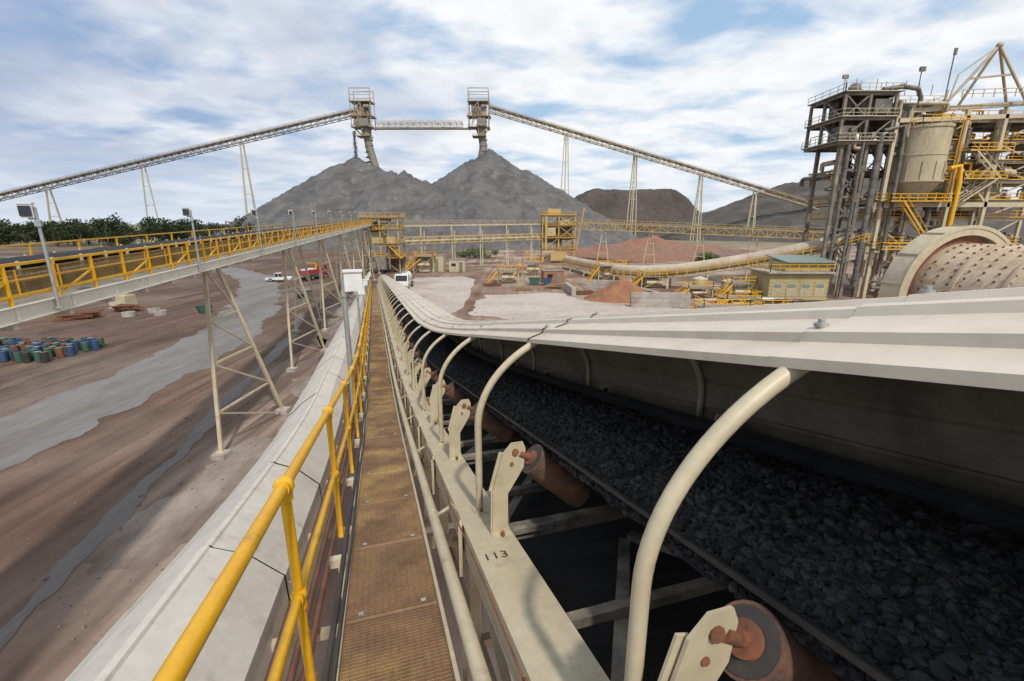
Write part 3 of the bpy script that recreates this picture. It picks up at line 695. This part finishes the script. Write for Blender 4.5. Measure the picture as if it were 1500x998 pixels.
for z in(6.5,10.5): b.box((71.5,73.6,z),(6.5,1.6,.12),2); b.rail([(68.3,74,z),(68.3,72.8,z),(74.8,72.8,z)],1.1,1.4,.05,3,kick=True)
stairs(b,(59,72.6,-11.9),(65.5,72.6,-4),.9,3); stairs(b,(65.5,72.4,-3.9),(59.5,72.4,3.1),.9,3); stairs(b,(69,73.2,3.2),(73.5,73.2,6.5),.8,1); stairs(b,(74,73.2,6.6),(69.5,73.2,10.5),.8,1)
b.obj('steel_frame',[DKS,CREAM,PGR,YEL],plant)
b=B()
tx,ty=63.2,75.5
b.tube((tx,ty,6.2),(tx,ty,13.8),3.3,0,36); b.tube((tx,ty,6.2),(tx,ty,3.6),3.3,0,36,1.5); b.tube((tx,ty,13.8),(tx,ty,14.2),3.45,0,36)
b.tube((tx,ty,9.9),(tx,ty,10.1),3.38,0,36); b.tube((tx,ty,6.1),(tx,ty,6.35),3.5,0,36); b.tube((tx,ty,.5),(tx,ty,3.6),.9,1,16)
for a in range(12):
    c_,s_=math.cos(a*.5236),math.sin(a*.5236); b.beam((tx+3.36*c_,ty+3.36*s_,6.2),(tx+3.36*c_,ty+3.36*s_,9),.10,.16,0)
b.rail([(tx-3.4,ty-3.4,14.2),(tx+3.4,ty-3.4,14.2)],1.1,1.5,.04,3); b.rail([(tx-3.4,ty-3.4,14.2),(tx-3.4,ty+3,14.2)],1.1,1.5,.04,3)
b.tube((70.5,80,4),(70.5,80,12.5),2.0,0,28); b.tube((70.5,80,4),(70.5,80,2),2.0,0,28,.6); b.tube((80,82,3),(80,82,10),2.6,0,28)
b.beam((tx+3.6,ty-2.2,3),(tx+3.6,ty-2.2,15),.08,.12,3); b.beam((tx+3.6,ty-2.8,3),(tx+3.6,ty-2.8,15),.08,.12,3)
for z in np.arange(3,15,.4): b.beam((tx+3.6,ty-2.8,z),(tx+3.6,ty-2.2,z),.04,.04,3)
for i in range(8):
    a=i/8*6.28; x,y=53.4+2.4*math.cos(a),78.5+2.4*math.sin(a)
    b.tube((x,y,16.6),(x,y,18.2),.55,1,14); b.tube((x,y,16.6),(x+.2,y,13.4),.55,1,14,.18); b.path([(x,y,18.2),(x,y,19.2),(x-(x-53.4)*.4,y-(y-78.5)*.4,19.7)],.25,1,10)
b.tube((53.4,78.5,14),(53.4,78.5,20.2),.9,1,16); b.ball((53.4,78.5,20.2),.9,1,12)
b.box((51.2,76,13.2),(2.4,2.4,2.2),1); b.box((55.6,75.8,17),(2.6,2.2,2.0),1); b.box((60.2,78,16.3),(4,3,2.6),1); b.box((58.8,75.6,12.4),(1.4,2.,2.2),1)
b.path([(55,74.6,19.2),(58,74.6,19.6),(60.5,75,19.4),(61.5,75.4,18.3),(61.5,75.4,14.2)],.32,1,12)
b.path([(56,74.2,13.5),(59,74.2,14.2),(59.3,74.2,8),(59.3,74.2,-8)],.3,1,12)
b.path([(66,72.9,8),(67.5,72.9,8.4),(67.9,72.9,6),(67.9,72.9,-2)],.35,3,12)
for k in range(110):
    x=random.uniform(50,90); y=random.uniform(74.2,84); z=random.uniform(5,18) if x<58 or x>68 else random.uniform(14.5,18.3)
    r=random.choice([.07,.1,.14,.18,.25,.32]); L=random.uniform(1.2,4.5); ax=random.choice('xzzy')
    d={'x':V((L,0,0)),'y':V((0,L,0)),'z':V((0,0,-L))}[ax]; e={'x':V((0,0,-1.2)),'y':V((0,0,-1.2)),'z':V((1.2,0,0))}[ax]
    p=V((x,y,z)); b.path([p,p+d*.9,p+d+e*.1,p+d+e],r,random.choice([1,1,1,0,0,5,3]) if r<.2 else random.choice([1,0]),10)
for x,y,r,z0,z1,m in((51.4,74.6,.30,-11,14,1),(53.3,74.3,.22,-12,13,1),(55.8,74.3,.42,-10,13,1),(58.8,75.6,.3,-12,18,0),(71,77.2,.4,-2,15,0),(69.5,75,.3,-8,14,1),(76,77,.5,3,17,0),(60.2,76,.45,-11,6,0),(66.3,75.3,.4,-11,4,1)):
    b.tube((x,y,z0),(x,y,z1),r,m,14)
    for z in np.arange(z0+1,z1,2.6): b.tube((x,y,z),(x,y,z+.12),r*1.22,m,14)
for k in range(44):
    x=random.uniform(51,88); y=random.uniform(75,85); z=random.choice([-3.2,.9,3.6,6.8,9.8,12.8,15.8]); 
    if x<67 and z<14 and z>4: continue
    w=random.uniform(.8,2.2); hh=random.uniform(.8,2.1); b.box((x,y,z+hh/2),(w,random.uniform(1,2),hh),random.choice([0,1,1,1]))
    b.tube((x-.6,y-1.1,z+hh*.5),(x+.6,y-1.1,z+hh*.5),hh*.28,random.choice([1,4,0]),12)
for k in range(26):
    x=random.uniform(57,72); y=random.uniform(74.,77); z=random.uniform(-11,2.4); L=random.uniform(1.5,5)
    b.path([(x,y,z),(x+L,y,z),(x+L,y,z-3)],random.choice([.08,.12,.18,.25]),random.choice([0,1,1,0]),10)
b.obj('tanks_and_piping',[TANK,PGR,STEEL,YEL,RUST,BLUE],plant)
b=B()
b.beam((60,75,16.4),(80,75,17.6),.5,.6,0)
top=V((71.6,75.5,25.3))
for q in((65.8,76,17.4),(70.3,79,17.4),(75.5,73.5,17.4),(78.5,79,17.4)): b.tube(q,top,.2,0,10)
b.ball(top,.45,0,8); b.beam((68.5,76,21),(73.7,74.5,21.2),.2,.25,0); b.beam((65.8,76,17.4),(65.8,76,19.5),.25,.25,0); b.beam(top,(66.6,75.6,21.5),.15,.15,0); b.beam((66.6,75.6,21.5),(66,75.8,17.5),.15,.15,0)
b.tube((64.8,75,17),(64.8,75,24.4),.08,1,8); b.box((64.8,74.9,24.3),(.4,.2,.9),1)
b.box((60.5,74.9,22),(.8,.3,.6),1); b.tube((60.5,75,18.5),(60.5,75,22),.07,1,8); b.tube((49.4,75,18.5),(49.4,75,21),.06,1,8); b.box((49.4,75,21),(.8,.3,.5),1)
for x in(50,51.5,52.2,54.6,56,59,61,63): b.tube((x,75.5,18.6),(x,75.5,20.0+random.random()),.05,1,6)
b.rail([(66,73.6,17.8),(80,73.6,18.2)],1.1,1.6,.045,0)
b.obj('roof_derrick',[TANK,PGR],plant)
# grinding mill
mill=empty('grinding_mill')
b=B(); A=V((.12,-.993,0)).normalized(); Sd=V((0,0,1)).cross(A)
if Sd.x<0: Sd=-Sd
Cn=V((49.6,51.5,-7.7))
def MP(a,r,th): return Cn+A*a+(Sd*math.cos(th)+V((0,0,1))*math.sin(th))*r
def rev(prof,mi,n=64,t0=0,t1=2*math.pi,sm=True):
    b.grid([[MP(a,r,t0+(t1-t0)*i/n) for a,r in prof] for i in range(n+1)],mi,sm)
rev([(.5,5.6),(17,5.6),(19,2.4),(22,2.4)],0); rev([(-1.2,5.6),(-3.5,2.2),(-6,2.2)],0)
rev([(.55,5.6),(.55,6.3),(-.4,6.3),(-.4,5.6)],1,sm=False)
for a0 in(4.5,9,13.5): rev([(a0,5.6),(a0,5.78),(a0+.35,5.78),(a0+.35,5.6)],0,sm=False)
for i in range(44):
    th=2*math.pi*i/44
    for a in np.arange(1.5,17,1.3):
        if random.random()<.06: continue
        p=MP(a,5.6,th); q=MP(a,5.72,th); b.tube(p,q,.11,1,7)
b.obj('shell',[mat('dusty_mill_shell',(.52,.42,.30),(.42,.31,.21),.5,.6,c3=(.25,.12,.065),s3=.9,r3=(.56,.75)),RUST],mill)
b=B()
rev([(-1.4,6.5),(-1.4,7.35),(1.1,7.35),(1.1,6.45),(1.05,6.45),(1.05,6.6),(-1.3,6.6)],0,64,-.35,math.pi+.35,sm=False)
rev([(1.12,7.5),(1.18,7.5),(1.18,7.15),(1.12,7.15)],0,64,-.35,math.pi+.35,sm=False)
for i in range(0,65,8):
    th=-.3+(math.pi+.6)*i/64; b.beam(MP(-1.4,7.42,th),MP(1.1,7.42,th),.15,.18,0)
b.obj('girth_gear_guard',[CREAM],mill)
b=B()
for a in(-5,20): c=MP(a,0,0); b.box((c.x,c.y,(GZ+Cn.z)/2-.2),(4,3,abs(GZ-Cn.z)+2),0,.1)
b.obj('plinths',[CONC],mill)
b=B(); cx,cy=44.5,73.5
b.box((cx,cy,-9.7),(9.2,6,4.2),0); b.box((cx-.2,cy-.2,-7.35),(10,7,.25),1); b.box((cx+1.4,cy,-6.5),(7,5,1.4),0)
vs=[(cx-2.4,cy-3.2,-5.9),(cx+5.2,cy-3.2,-5.9),(cx+5.2,cy+3.2,-5.2),(cx-2.4,cy+3.2,-5.2)]
b.add(vs+[(x,y,z+.15) for x,y,z in vs],[(3,2,1,0),(4,5,6,7),(0,1,5,4),(1,2,6,5),(2,3,7,6),(3,0,4,7)],2)
for k in range(4): b.box((cx-3.3+k*2.2,cy-3.02,-10),(1.6,.08,2.2),3); b.box((cx-3.3+k*2.2,cy-3.08,-9.4),(1.1,.05,.5),2)
for k in range(6): b.beam((cx-4.6,cy-3.03,-8.3-k*.55),(cx+4.6,cy-3.03,-8.3-k*.55),.05,.05,0)
b.rail([(cx-5,cy+3.5,-7.2),(cx-5,cy-3.5,-7.2),(cx+5,cy-3.5,-7.2),(cx+5,cy+3.5,-7.2)],1.1,1.5,.04,4)
b.obj('switchroom_building',[mat('khaki_wall_paint',(.44,.37,.18),(.37,.305,.155),.5,.6),CONC,ROOFG,TANK,YEL])
# ------------------------------------------------------------------ yard items
def blockwall(p,q,rows,name='concrete_block_wall'):
    b=B();p=V((*p,0));q=V((*q,0));L=(q-p).length;n=max(1,round(L/1.5));d=(q-p)/n; a=math.atan2(d.y,d.x)
    for r in range(rows):
        for k in range(n):
            c=p+d*(k+.5); b.box((c.x+random.uniform(-.03,.03),c.y+random.uniform(-.03,.03),GZ+.36+.72*r),(1.46,.72,.70),0,a)
    return b.obj(name,[CONC])
blockwall((14,82),(21,80),3); blockwall((21,80),(24,68),2); blockwall((17.5,66.5),(26,66),3); blockwall((10,84),(10.5,77),2)
def platform(cx,cy,w,d,h,name,roof=False):
    b=B(); x0,x1,y0,y1=cx-w/2,cx+w/2,cy-d/2,cy+d/2
    for x in(x0,x1):
        for y in(y0,y1): b.beam((x,y,GZ),(x,y,GZ+h),.2,.2,0)
    b.box((cx,cy,GZ+h),(w+.4,d+.4,.12),2)
    b.rail([(x0,y1,GZ+h),(x0,y0,GZ+h),(x1,y0,GZ+h),(x1,y1,GZ+h)],1.1,1.3,.045,1)
    b.beam((x0,y0,GZ),(x1,y0,GZ+h),.1,.1,0); b.box((cx,cy,GZ+h*.4),(w*.5,d*.5,h*.7),3); b.tube((cx-w*.3,cy-d*.4,GZ+h*.5),(cx+w*.3,cy-d*.4,GZ+h*.5),.35,3,12)
    stairs(b,(x0-2.2,y0,GZ),(x0,y0,GZ+h),.8,1); return b.obj(name,[YELD,YEL,GREY,CREAM])
platform(-.8,95,4.2,4,2.6,'pump_skid'); platform(27,88,5,4,2.2,'pump_skid'); platform(5,110,5,4,3,'access_platform')
platform(34,68,5,4,1.2,'access_platform'); platform(28,60,6,3,1.3,'access_platform'); platform(21,97,6,4,3.4,'access_platform'); platform(-22,116,5,4,4,'access_platform')
platform(37,74,4,3,2.6,'pump_skid'); platform(31,76,4,3,1.6,'pump_skid'); platform(36,62,4,2,.8,'access_platform')
b=B()
for k in range(18):
    x=random.uniform(26,40);y=random.uniform(60,84);L=random.uniform(3,9)
    b.path([(x,y,GZ+.2),(x,y,GZ+.8),(x+L,y+random.uniform(-2,2),GZ+.8),(x+L,y,GZ+.1)],random.choice([.08,.12,.2]),random.choice([0,1,2]),8)
b.obj('yard_pipework',[CREAM,STEEL,PIPEB])
b=B()
for x in range(26,42,2): b.beam((x,58,GZ),(x,58,GZ+1.1),.07,.07,0)
for h in(.55,1.1): b.beam((26,58,GZ+h),(40,58,GZ+h),.07,.07,0)
b.obj('yard_guard_rail',[YEL])
for x,y,r,h in((33,80,1.3,2.6),(38,80,1.1,2.2),(25,91,1.0,2.4)):
    b=B(); b.tube((x,y,GZ),(x,y,GZ+h),r,0,24); b.tube((x,y,GZ+h),(x,y,GZ+h+.4),r,0,24,.2); b.tube((x,y,GZ+h*.5),(x,y,GZ+h*.5+.1),r*1.03,1,24); b.tube((x+r,y,GZ),(x+r,y,GZ+h),.06,1,6); b.obj('storage_tank',[CREAM,STEEL])
def shed(cx,cy,w,d,h,m,name,rz=0):
    b=B(); b.M=Matrix.Translation((cx,cy,GZ))@Matrix.Rotation(rz,4,'Z')
    b.box((0,0,h/2),(w,d,h),0); n=int(w/.4)
    for k in range(n): b.box((-w/2+.2+k*.4,-d/2-.03,h/2),(.16,.06,h-.3),0)
    b.box((0,0,h+.05),(w+.2,d+.2,.1),1); b.box((w*.25,-d/2-.075,h*.42),(.9,.03,h*.8),1); b.box((-w*.2,-d/2-.075,h*.6),(1.1,.03,.7),2)
    return b.obj(name,[m,GREY,GLASS])
shed(-21,119,7,4,4,CREAM,'cream_shed'); shed(-14,118,4,3,3,CREAM,'cream_shed'); shed(8.5,96,4.4,2.4,2.4,mat('orange_brown_paint',(.36,.16,.08),(.28,.14,.08),1,.7),'storage_container',.2)
shed(-32,70,1.6,1.6,2,GREY,'equipment_cabinet')
def skip(cx,cy,m,w=3.4,name='skip_bin',rz=0,sc=1.):
    b=B(); b.M=Matrix.Translation((cx,cy,GZ))@Matrix.Rotation(rz,4,'Z')@Matrix.Scale(sc,4)
    o=[(-w/2,0),( -w/2-.5,1.5),(w/2+.5,1.5),(w/2,0)]
    for y in(-.85,.85):
        b.add([(x,y,z+.1) for x,z in o],[(0,1,2,3)],0); 
        for k in range(4): x=-w/2+.2+k*(w-.4)/3; b.beam((x,y*1.03,.1),(x,y*1.03,1.6),.1,.06,0)
        b.beam((-w/2-.5,y,1.6),(w/2+.5,y,1.6),.1,.1,0)
    b.add([(o[0][0],-.85,.1),(o[0][0],.85,.1),(o[1][0],.85,1.6),(o[1][0],-.85,1.6)],[(0,1,2,3)],0)
    b.add([(o[3][0],-.85,.1),(o[3][0],.85,.1),(o[2][0],.85,1.6),(o[2][0],-.85,1.6)],[(0,1,2,3)],0)
    b.add([(-w/2,-.85,.12),(w/2,-.85,.12),(w/2,.85,.12),(-w/2,.85,.12)],[(0,1,2,3)],1)
    return b.obj(name,[m,RUST])
skip(-42.5,62,GREEN,2.0,rz=1.0,sc=.6); skip(4.5,92,GREEN,2.0,sc=.8); skip(7,91,BLUE,1.4,sc=.8)
def stack(cx,cy,name,m,rz=0,n=18,L=3.4,tall=.9):
    b=B(); b.M=Matrix.Translation((cx,cy,GZ))@Matrix.Rotation(rz,4,'Z')
    for k in range(n):
        z=.08+tall*random.random()*.9; a=random.uniform(-.25,.25); x=random.uniform(-.5,.5); y=random.uniform(-1.1,1.1)
        b.beam((x-L/2,y-a,z),(x+L/2,y+a,z+random.uniform(-.05,.2)),.14,.12,0)
    for k in(-1,1): b.beam((k,-1.2,.05),(k,1.2,.05),.12,.1,0)
    return b.obj(name,[m])
TIMB=mat('timber',(.32,.22,.13),(.24,.16,.09),2,.8)
stack(-56,58,'scrap_steel_stack',RUST,.4,26,4,1.); stack(-54,63,'scrap_steel_stack',RUST,-.2,20); stack(8,86,'timber_stack',TIMB); stack(12.5,79,'scrap_steel_stack',RUST,0,16,3,.5); stack(-13,63,'timber_stack',RUST,1.,8,2.4,.3)
stack(2,84,'timber_stack',TIMB,.7,12,2.4,.5); stack(-4,90,'scrap_steel_stack',RUST,.2,14,3,.5); stack(11,90,'timber_stack',TIMB,1.2,14,2.6,.8)
for x,y in((-49.5,62),(-47.5,60.5),(-51,59.5)):
    b=B(); 
    n=20; ro,ri,h=.75,.6,.6
    def ring(r,z): return [(x+r*math.cos(6.2832*i/n),y+r*math.sin(6.2832*i/n),GZ+z) for i in range(n+1)]
    b.grid([ring(ro,0),ring(ro,h),ring(ri,h),ring(ri,0)],0); b.obj('concrete_ring',[CONC])
b=B(); b.box((-57,66,-11),(2.4,2,1.6),0); b.tube((-57,66,-10.2),(-57,66,-9.2),.9,0,16); b.beam((-58.4,66,-11.9),(-55.6,66,-11.9),2.4,.2,1); b.obj('fuel_tank',[CREAM,CONC])
dm=[BLUE,GREEN,RUST,BLACKP,GREEN,BLACKP,RUST,BLUE]
for k in range(84):
    r=k//14;c=k%14
    x=-51.5+c*.76+random.uniform(-.3,.3)+r*.15; y=39+r*1.0+random.uniform(-.4,.4)
    if random.random()<.15: continue
    b=B(); z=GZ+.05
    b.tube((x,y,z),(x,y,z+.88),.29,0,16)
    for q in(.02,.3,.58,.86): b.tube((x,y,z+q-.015),(x,y,z+q+.015),.305,0,16)
    b.tube((x,y,z+.875),(x,y,z+.885),.25,1,16)
    b.tube((x+.15,y,z+.885),(x+.15,y,z+.91),.04,1,8)
    b.obj('oil_drum',[random.choice(dm),random.choice([RUST,BLACKP,GREY,BLUE])])
# ------------------------------------------------------------------ vehicles
def wheels(b,xs,w,r):
    for x in xs:
        for sg in(-1,1):
            b.tube((x,sg*(w/2-.22),r),(x,sg*(w/2+.02),r),r,1,18); b.tube((x,sg*(w/2+.02),r),(x,sg*(w/2+.04),r),r*.55,3,12)
def ute(x,y,rz,m):
    b=B(); b.M=Matrix.Translation((x,y,GZ+.03))@Matrix.Rotation(rz,4,'Z'); w=1.85
    b.prism([(-2.5,.45),(-2.5,.95),(-.55,.95),(-.55,1.0),(1.0,1.02),(2.2,.92),(2.5,.75),(2.5,.42),(1.95,.42),(1.8,.7),(1.3,.7),(1.1,.40),(-1.0,.40),(-1.15,.7),(-1.7,.7),(-1.9,.45)],w,0)
    b.prism([(-.6,1.0),(-.5,1.72),(.35,1.74),(1.0,1.02)],w-.16,2); b.prism([(-.52,1.70),(-.48,1.78),(.33,1.80),(.38,1.71)],w-.14,0)
    for xx in(-.58,.15): b.box((xx,0,1.36),(.08,w-.13,.72),0)
    b.box((-1.55,0,1.0),(1.95,w+.1,.10),3)
    for sg in(-1,1): b.box((-1.55,sg*(w/2+.03),1.18),(1.95,.05,.28),3)
    b.box((-2.52,0,1.18),(.05,w,.28),3); b.box((2.55,0,.5),(.14,w-.1,.22),3)
    b.beam((-.68,-.8,1.0),(-.68,-.8,1.9),.06,.06,3); b.beam((-.68,.8,1.0),(-.68,.8,1.9),.06,.06,3); b.beam((-.68,-.8,1.9),(-.68,.8,1.9),.06,.06,3); b.box((-.1,0,1.88),(.25,.9,.1),4)
    b.tube((-2.0,0,1.1),(-1.1,0,1.1),.3,5,12)
    wheels(b,(1.55,-1.42),w,.38); b.obj('white_utility_vehicle',[m,TIRE,GLASS,STEEL,mat('amber_beacon',(.8,.3,.02),None,4,.3),BLUE])
ute(-49.5,97,.15,WHITE); ute(-45,104,2.2,WHITE)
def truck(x,y,rz,m,name,tank=False):
    b=B(); b.M=Matrix.Translation((x,y,GZ+.03))@Matrix.Rotation(rz,4,'Z'); w=2.4
    b.box((0,0,.85),(7.4,.9,.3),3)
    b.prism([(1.9,.7),(1.9,2.75),(2.2,2.9),(3.3,2.85),(3.75,1.7),(3.85,.6),(3.4,.6),(3.2,1.05),(2.5,1.05),(2.3,.7)],w,0)
    b.prism([(3.32,2.7),(3.38,2.7),(3.80,1.75),(3.74,1.75)],w-.3,2); b.box((2.75,0,2.2),(.85,w+.03,.75),2); b.box((3.9,0,.7),(.15,w,.4),3)
    if tank: b.tube((-3.5,0,1.95),(1.6,0,1.95),.95,4,20); b.box((-1,0,2.95),(3.5,.6,.08),3); b.rail([(-3,-.4,2.9),(1.3,-.4,2.9)],.5,1,.03,3)
    else:
        b.box((-1.0,0,1.25),(5.2,w,.15),3)
        for sg in(-1,1):
            b.box((-1,sg*w/2,1.75),(5.2,.06,.9),0)
        b.box((-3.6,0,1.75),(.06,w,.9),0); b.box((-1.2,0,1.8),(3,1.6,1.2),4); b.beam((1.3,0,1.3),(1.3,0,3.4),.25,.25,5); b.beam((1.3,0,3.4),(-2,0,3.7),.22,.22,5)
    wheels(b,(2.85,-1.6,-2.75),w,.5)
    for sg in(-1,1): b.box((3.3,sg*1.4,2.3),(.1,.2,.5),3)
    b.obj(name,[m,TIRE,GLASS,STEEL,WHITE,YEL])
truck(-44,101,1.3,RED,'red_truck'); truck(-20.5,87,-1.5,WHITE,'white_tank_truck',True)
# ------------------------------------------------------------------ vegetation
def leafclump(b,c,r,n,sz):
    for _ in range(n):
        d=V((random.gauss(0,1),random.gauss(0,1),random.gauss(0,1))); d.normalize(); d*=r*random.random()**.4
        p=V(c)+V((d.x,d.y,d.z*.75)); u=V((random.gauss(0,1),random.gauss(0,1),random.gauss(0,1))).normalized(); w=u.orthogonal().normalized()
        s=sz*random.uniform(.6,1.3); b.add([p,p+u*s,p+u*s*.5+w*s*.8],[(0,1,2)],1)
def tree(b,x,y,h):
    b.path([(x,y,GZ),(x+random.uniform(-.4,.4),y,GZ+h*.35),(x+random.uniform(-.8,.8),y,GZ+h*.7)],[h*.03,h*.022,h*.01],0,6)
    for k in range(9):
        a=random.uniform(0,6.28); rr=h*random.uniform(.08,.36); z=GZ+h*random.uniform(.22,.92)
        c=(x+rr*math.cos(a),y+rr*math.sin(a),z); b.path([(x,y,GZ+h*.3),c],[h*.014,h*.005],0,4,False)
        leafclump(b,c,h*random.uniform(.13,.22),46,h*.075)
b=B()
for k in range(210):
    x=-420+k*1.5+random.uniform(-3,3); y=random.uniform(240,310)
    tree(b,x,y,random.uniform(9,14.5)*(1.15 if random.random()<.2 else 1))
for k in range(30): tree(b,random.uniform(200,330),random.uniform(470,560),random.uniform(6,10))
b.obj('distant_tree_line',[BARK,LEAF])
BUSH=mat('bush_foliage',(.06,.10,.03),(.10,.13,.05),.6,.8,island=.5,spec=.2)
for x,y,r,n in((-13,165,3.6,8),(-8,163,2.6,5),(-18,168,2.4,5),(62,150,3,8),(66,152,2,5),(-35,140,1.5,3)):
    b=B()
    for k in range(n):
        c=(x+random.uniform(-r,r),y+random.uniform(-1.5,1.5),GZ+random.uniform(.8,r*.8)); b.path([(x,y,GZ),c],[.12,.03],0,5,False); leafclump(b,c,r*.5,110,.42)
    b.obj('bush',[BARK,BUSH])
# ------------------------------------------------------------------ camera, light, sky
cam=bpy.data.cameras.new('camera'); co=bpy.data.objects.new('camera',cam); bpy.context.collection.objects.link(co)
cam.lens=16; cam.sensor_width=36; cam.clip_start=.05; cam.clip_end=12000
co.location=(0,0,0); co.rotation_euler=(math.radians(90-14.45),0,0); bpy.context.scene.camera=co
EL,AZ=math.radians(50),math.radians(160)   # azimuth clockwise from +Y
sd=V((math.sin(AZ)*math.cos(EL),math.cos(AZ)*math.cos(EL),math.sin(EL)))
sl=bpy.data.lights.new('sun','SUN'); so=bpy.data.objects.new('sun',sl); bpy.context.collection.objects.link(so)
sl.energy=3.1; sl.angle=math.radians(2.5); sl.color=(1,.94,.85); so.rotation_euler=sd.to_track_quat('Z','Y').to_euler()
w=bpy.data.worlds.new('World'); bpy.context.scene.world=w; w.use_nodes=True; nt=w.node_tree; N=nt.nodes; L=nt.links; N.clear()
out=N.new('ShaderNodeOutputWorld'); bg=N.new('ShaderNodeBackground'); bg.inputs[1].default_value=.092; L.new(bg.outputs[0],out.inputs[0])
sky=N.new('ShaderNodeTexSky'); sky.sky_type='NISHITA'; sky.sun_disc=False; sky.sun_elevation=EL; sky.sun_rotation=AZ; sky.air_density=1.2; sky.dust_density=1.
tc=N.new('ShaderNodeTexCoord'); sp=N.new('ShaderNodeSeparateXYZ'); L.new(tc.outputs['Generated'],sp.inputs[0])
def mth(op,a,b_=None,c=None):
    n=N.new('ShaderNodeMath'); n.operation=op
    for i,q in enumerate((a,b_,c)):
        if q is None: continue
        if isinstance(q,(int,float)): n.inputs[i].default_value=q
        else: L.new(q,n.inputs[i])
    return n.outputs[0]
zz=mth('ADD',mth('MAXIMUM',sp.outputs[2],0.0),.16)
cb=N.new('ShaderNodeCombineXYZ'); L.new(mth('DIVIDE',sp.outputs[0],zz),cb.inputs[0]); L.new(mth('DIVIDE',sp.outputs[1],zz),cb.inputs[1])
def nz(sc,det,dist=0,off=(0,0,0),st=(1,1,1)):
    mp=N.new('ShaderNodeMapping'); mp.inputs['Location'].default_value=off; mp.inputs['Scale'].default_value=st; L.new(cb.outputs[0],mp.inputs[0])
    n=N.new('ShaderNodeTexNoise'); n.inputs['Scale'].default_value=sc; n.inputs['Detail'].default_value=det; n.inputs['Distortion'].default_value=dist; n.inputs['Roughness'].default_value=.52
    L.new(mp.outputs[0],n.inputs[0]); return n.outputs[0]
def mr(v,a,b_,c=0,d=1):
    n=N.new('ShaderNodeMapRange'); n.inputs[1].default_value=a;n.inputs[2].default_value=b_;n.inputs[3].default_value=c;n.inputs[4].default_value=d; L.new(v,n.inputs[0]); return n.outputs[0]
def mx(f,a,b_):
    x=N.new('ShaderNodeMix'); x.data_type='RGBA'
    if isinstance(f,float): x.inputs[0].default_value=f
    else: L.new(f,x.inputs[0])
    for i,q in ((6,a),(7,b_)):
        if isinstance(q,tuple): x.inputs[i].default_value=(*q,1)
        else: L.new(q,x.inputs[i])
    return x.outputs[2]
cover=mr(nz(2.4,10,.15,(3,1,0),(.8,1,1)),.35,.53)
shade=mr(mth('ADD',nz(1.0,7,.2,(9,4,0)),mr(sp.outputs[0],-.65,.05,-.22,.20)),.25,.58)
cloud=mx(shade,(5.0,5.9,7.7),(10.2,10.4,10.7))
fine=mr(nz(6,9,.3,(1,7,0)),.3,.7,.92,1.06)
vm=N.new('ShaderNodeVectorMath'); vm.operation='SCALE'; L.new(cloud,vm.inputs[0]); L.new(fine,vm.inputs[3])
blue=mx(.72,sky.outputs[0],(5.0,7.2,10.0)); blue=mx(mr(sp.outputs[0],-.6,.0,.75,0),blue,(3.3,4.5,6.8))
c1=mx(cover,blue,vm.outputs[0])
haze=mr(sp.outputs[2],0.0,.14,.75,0)
c2=mx(haze,c1,(8.3,9.0,9.9))
L.new(c2,bg.inputs[0])
sc=bpy.context.scene; sc.view_settings.view_transform='Standard'; sc.view_settings.look='None'; sc.view_settings.exposure=0
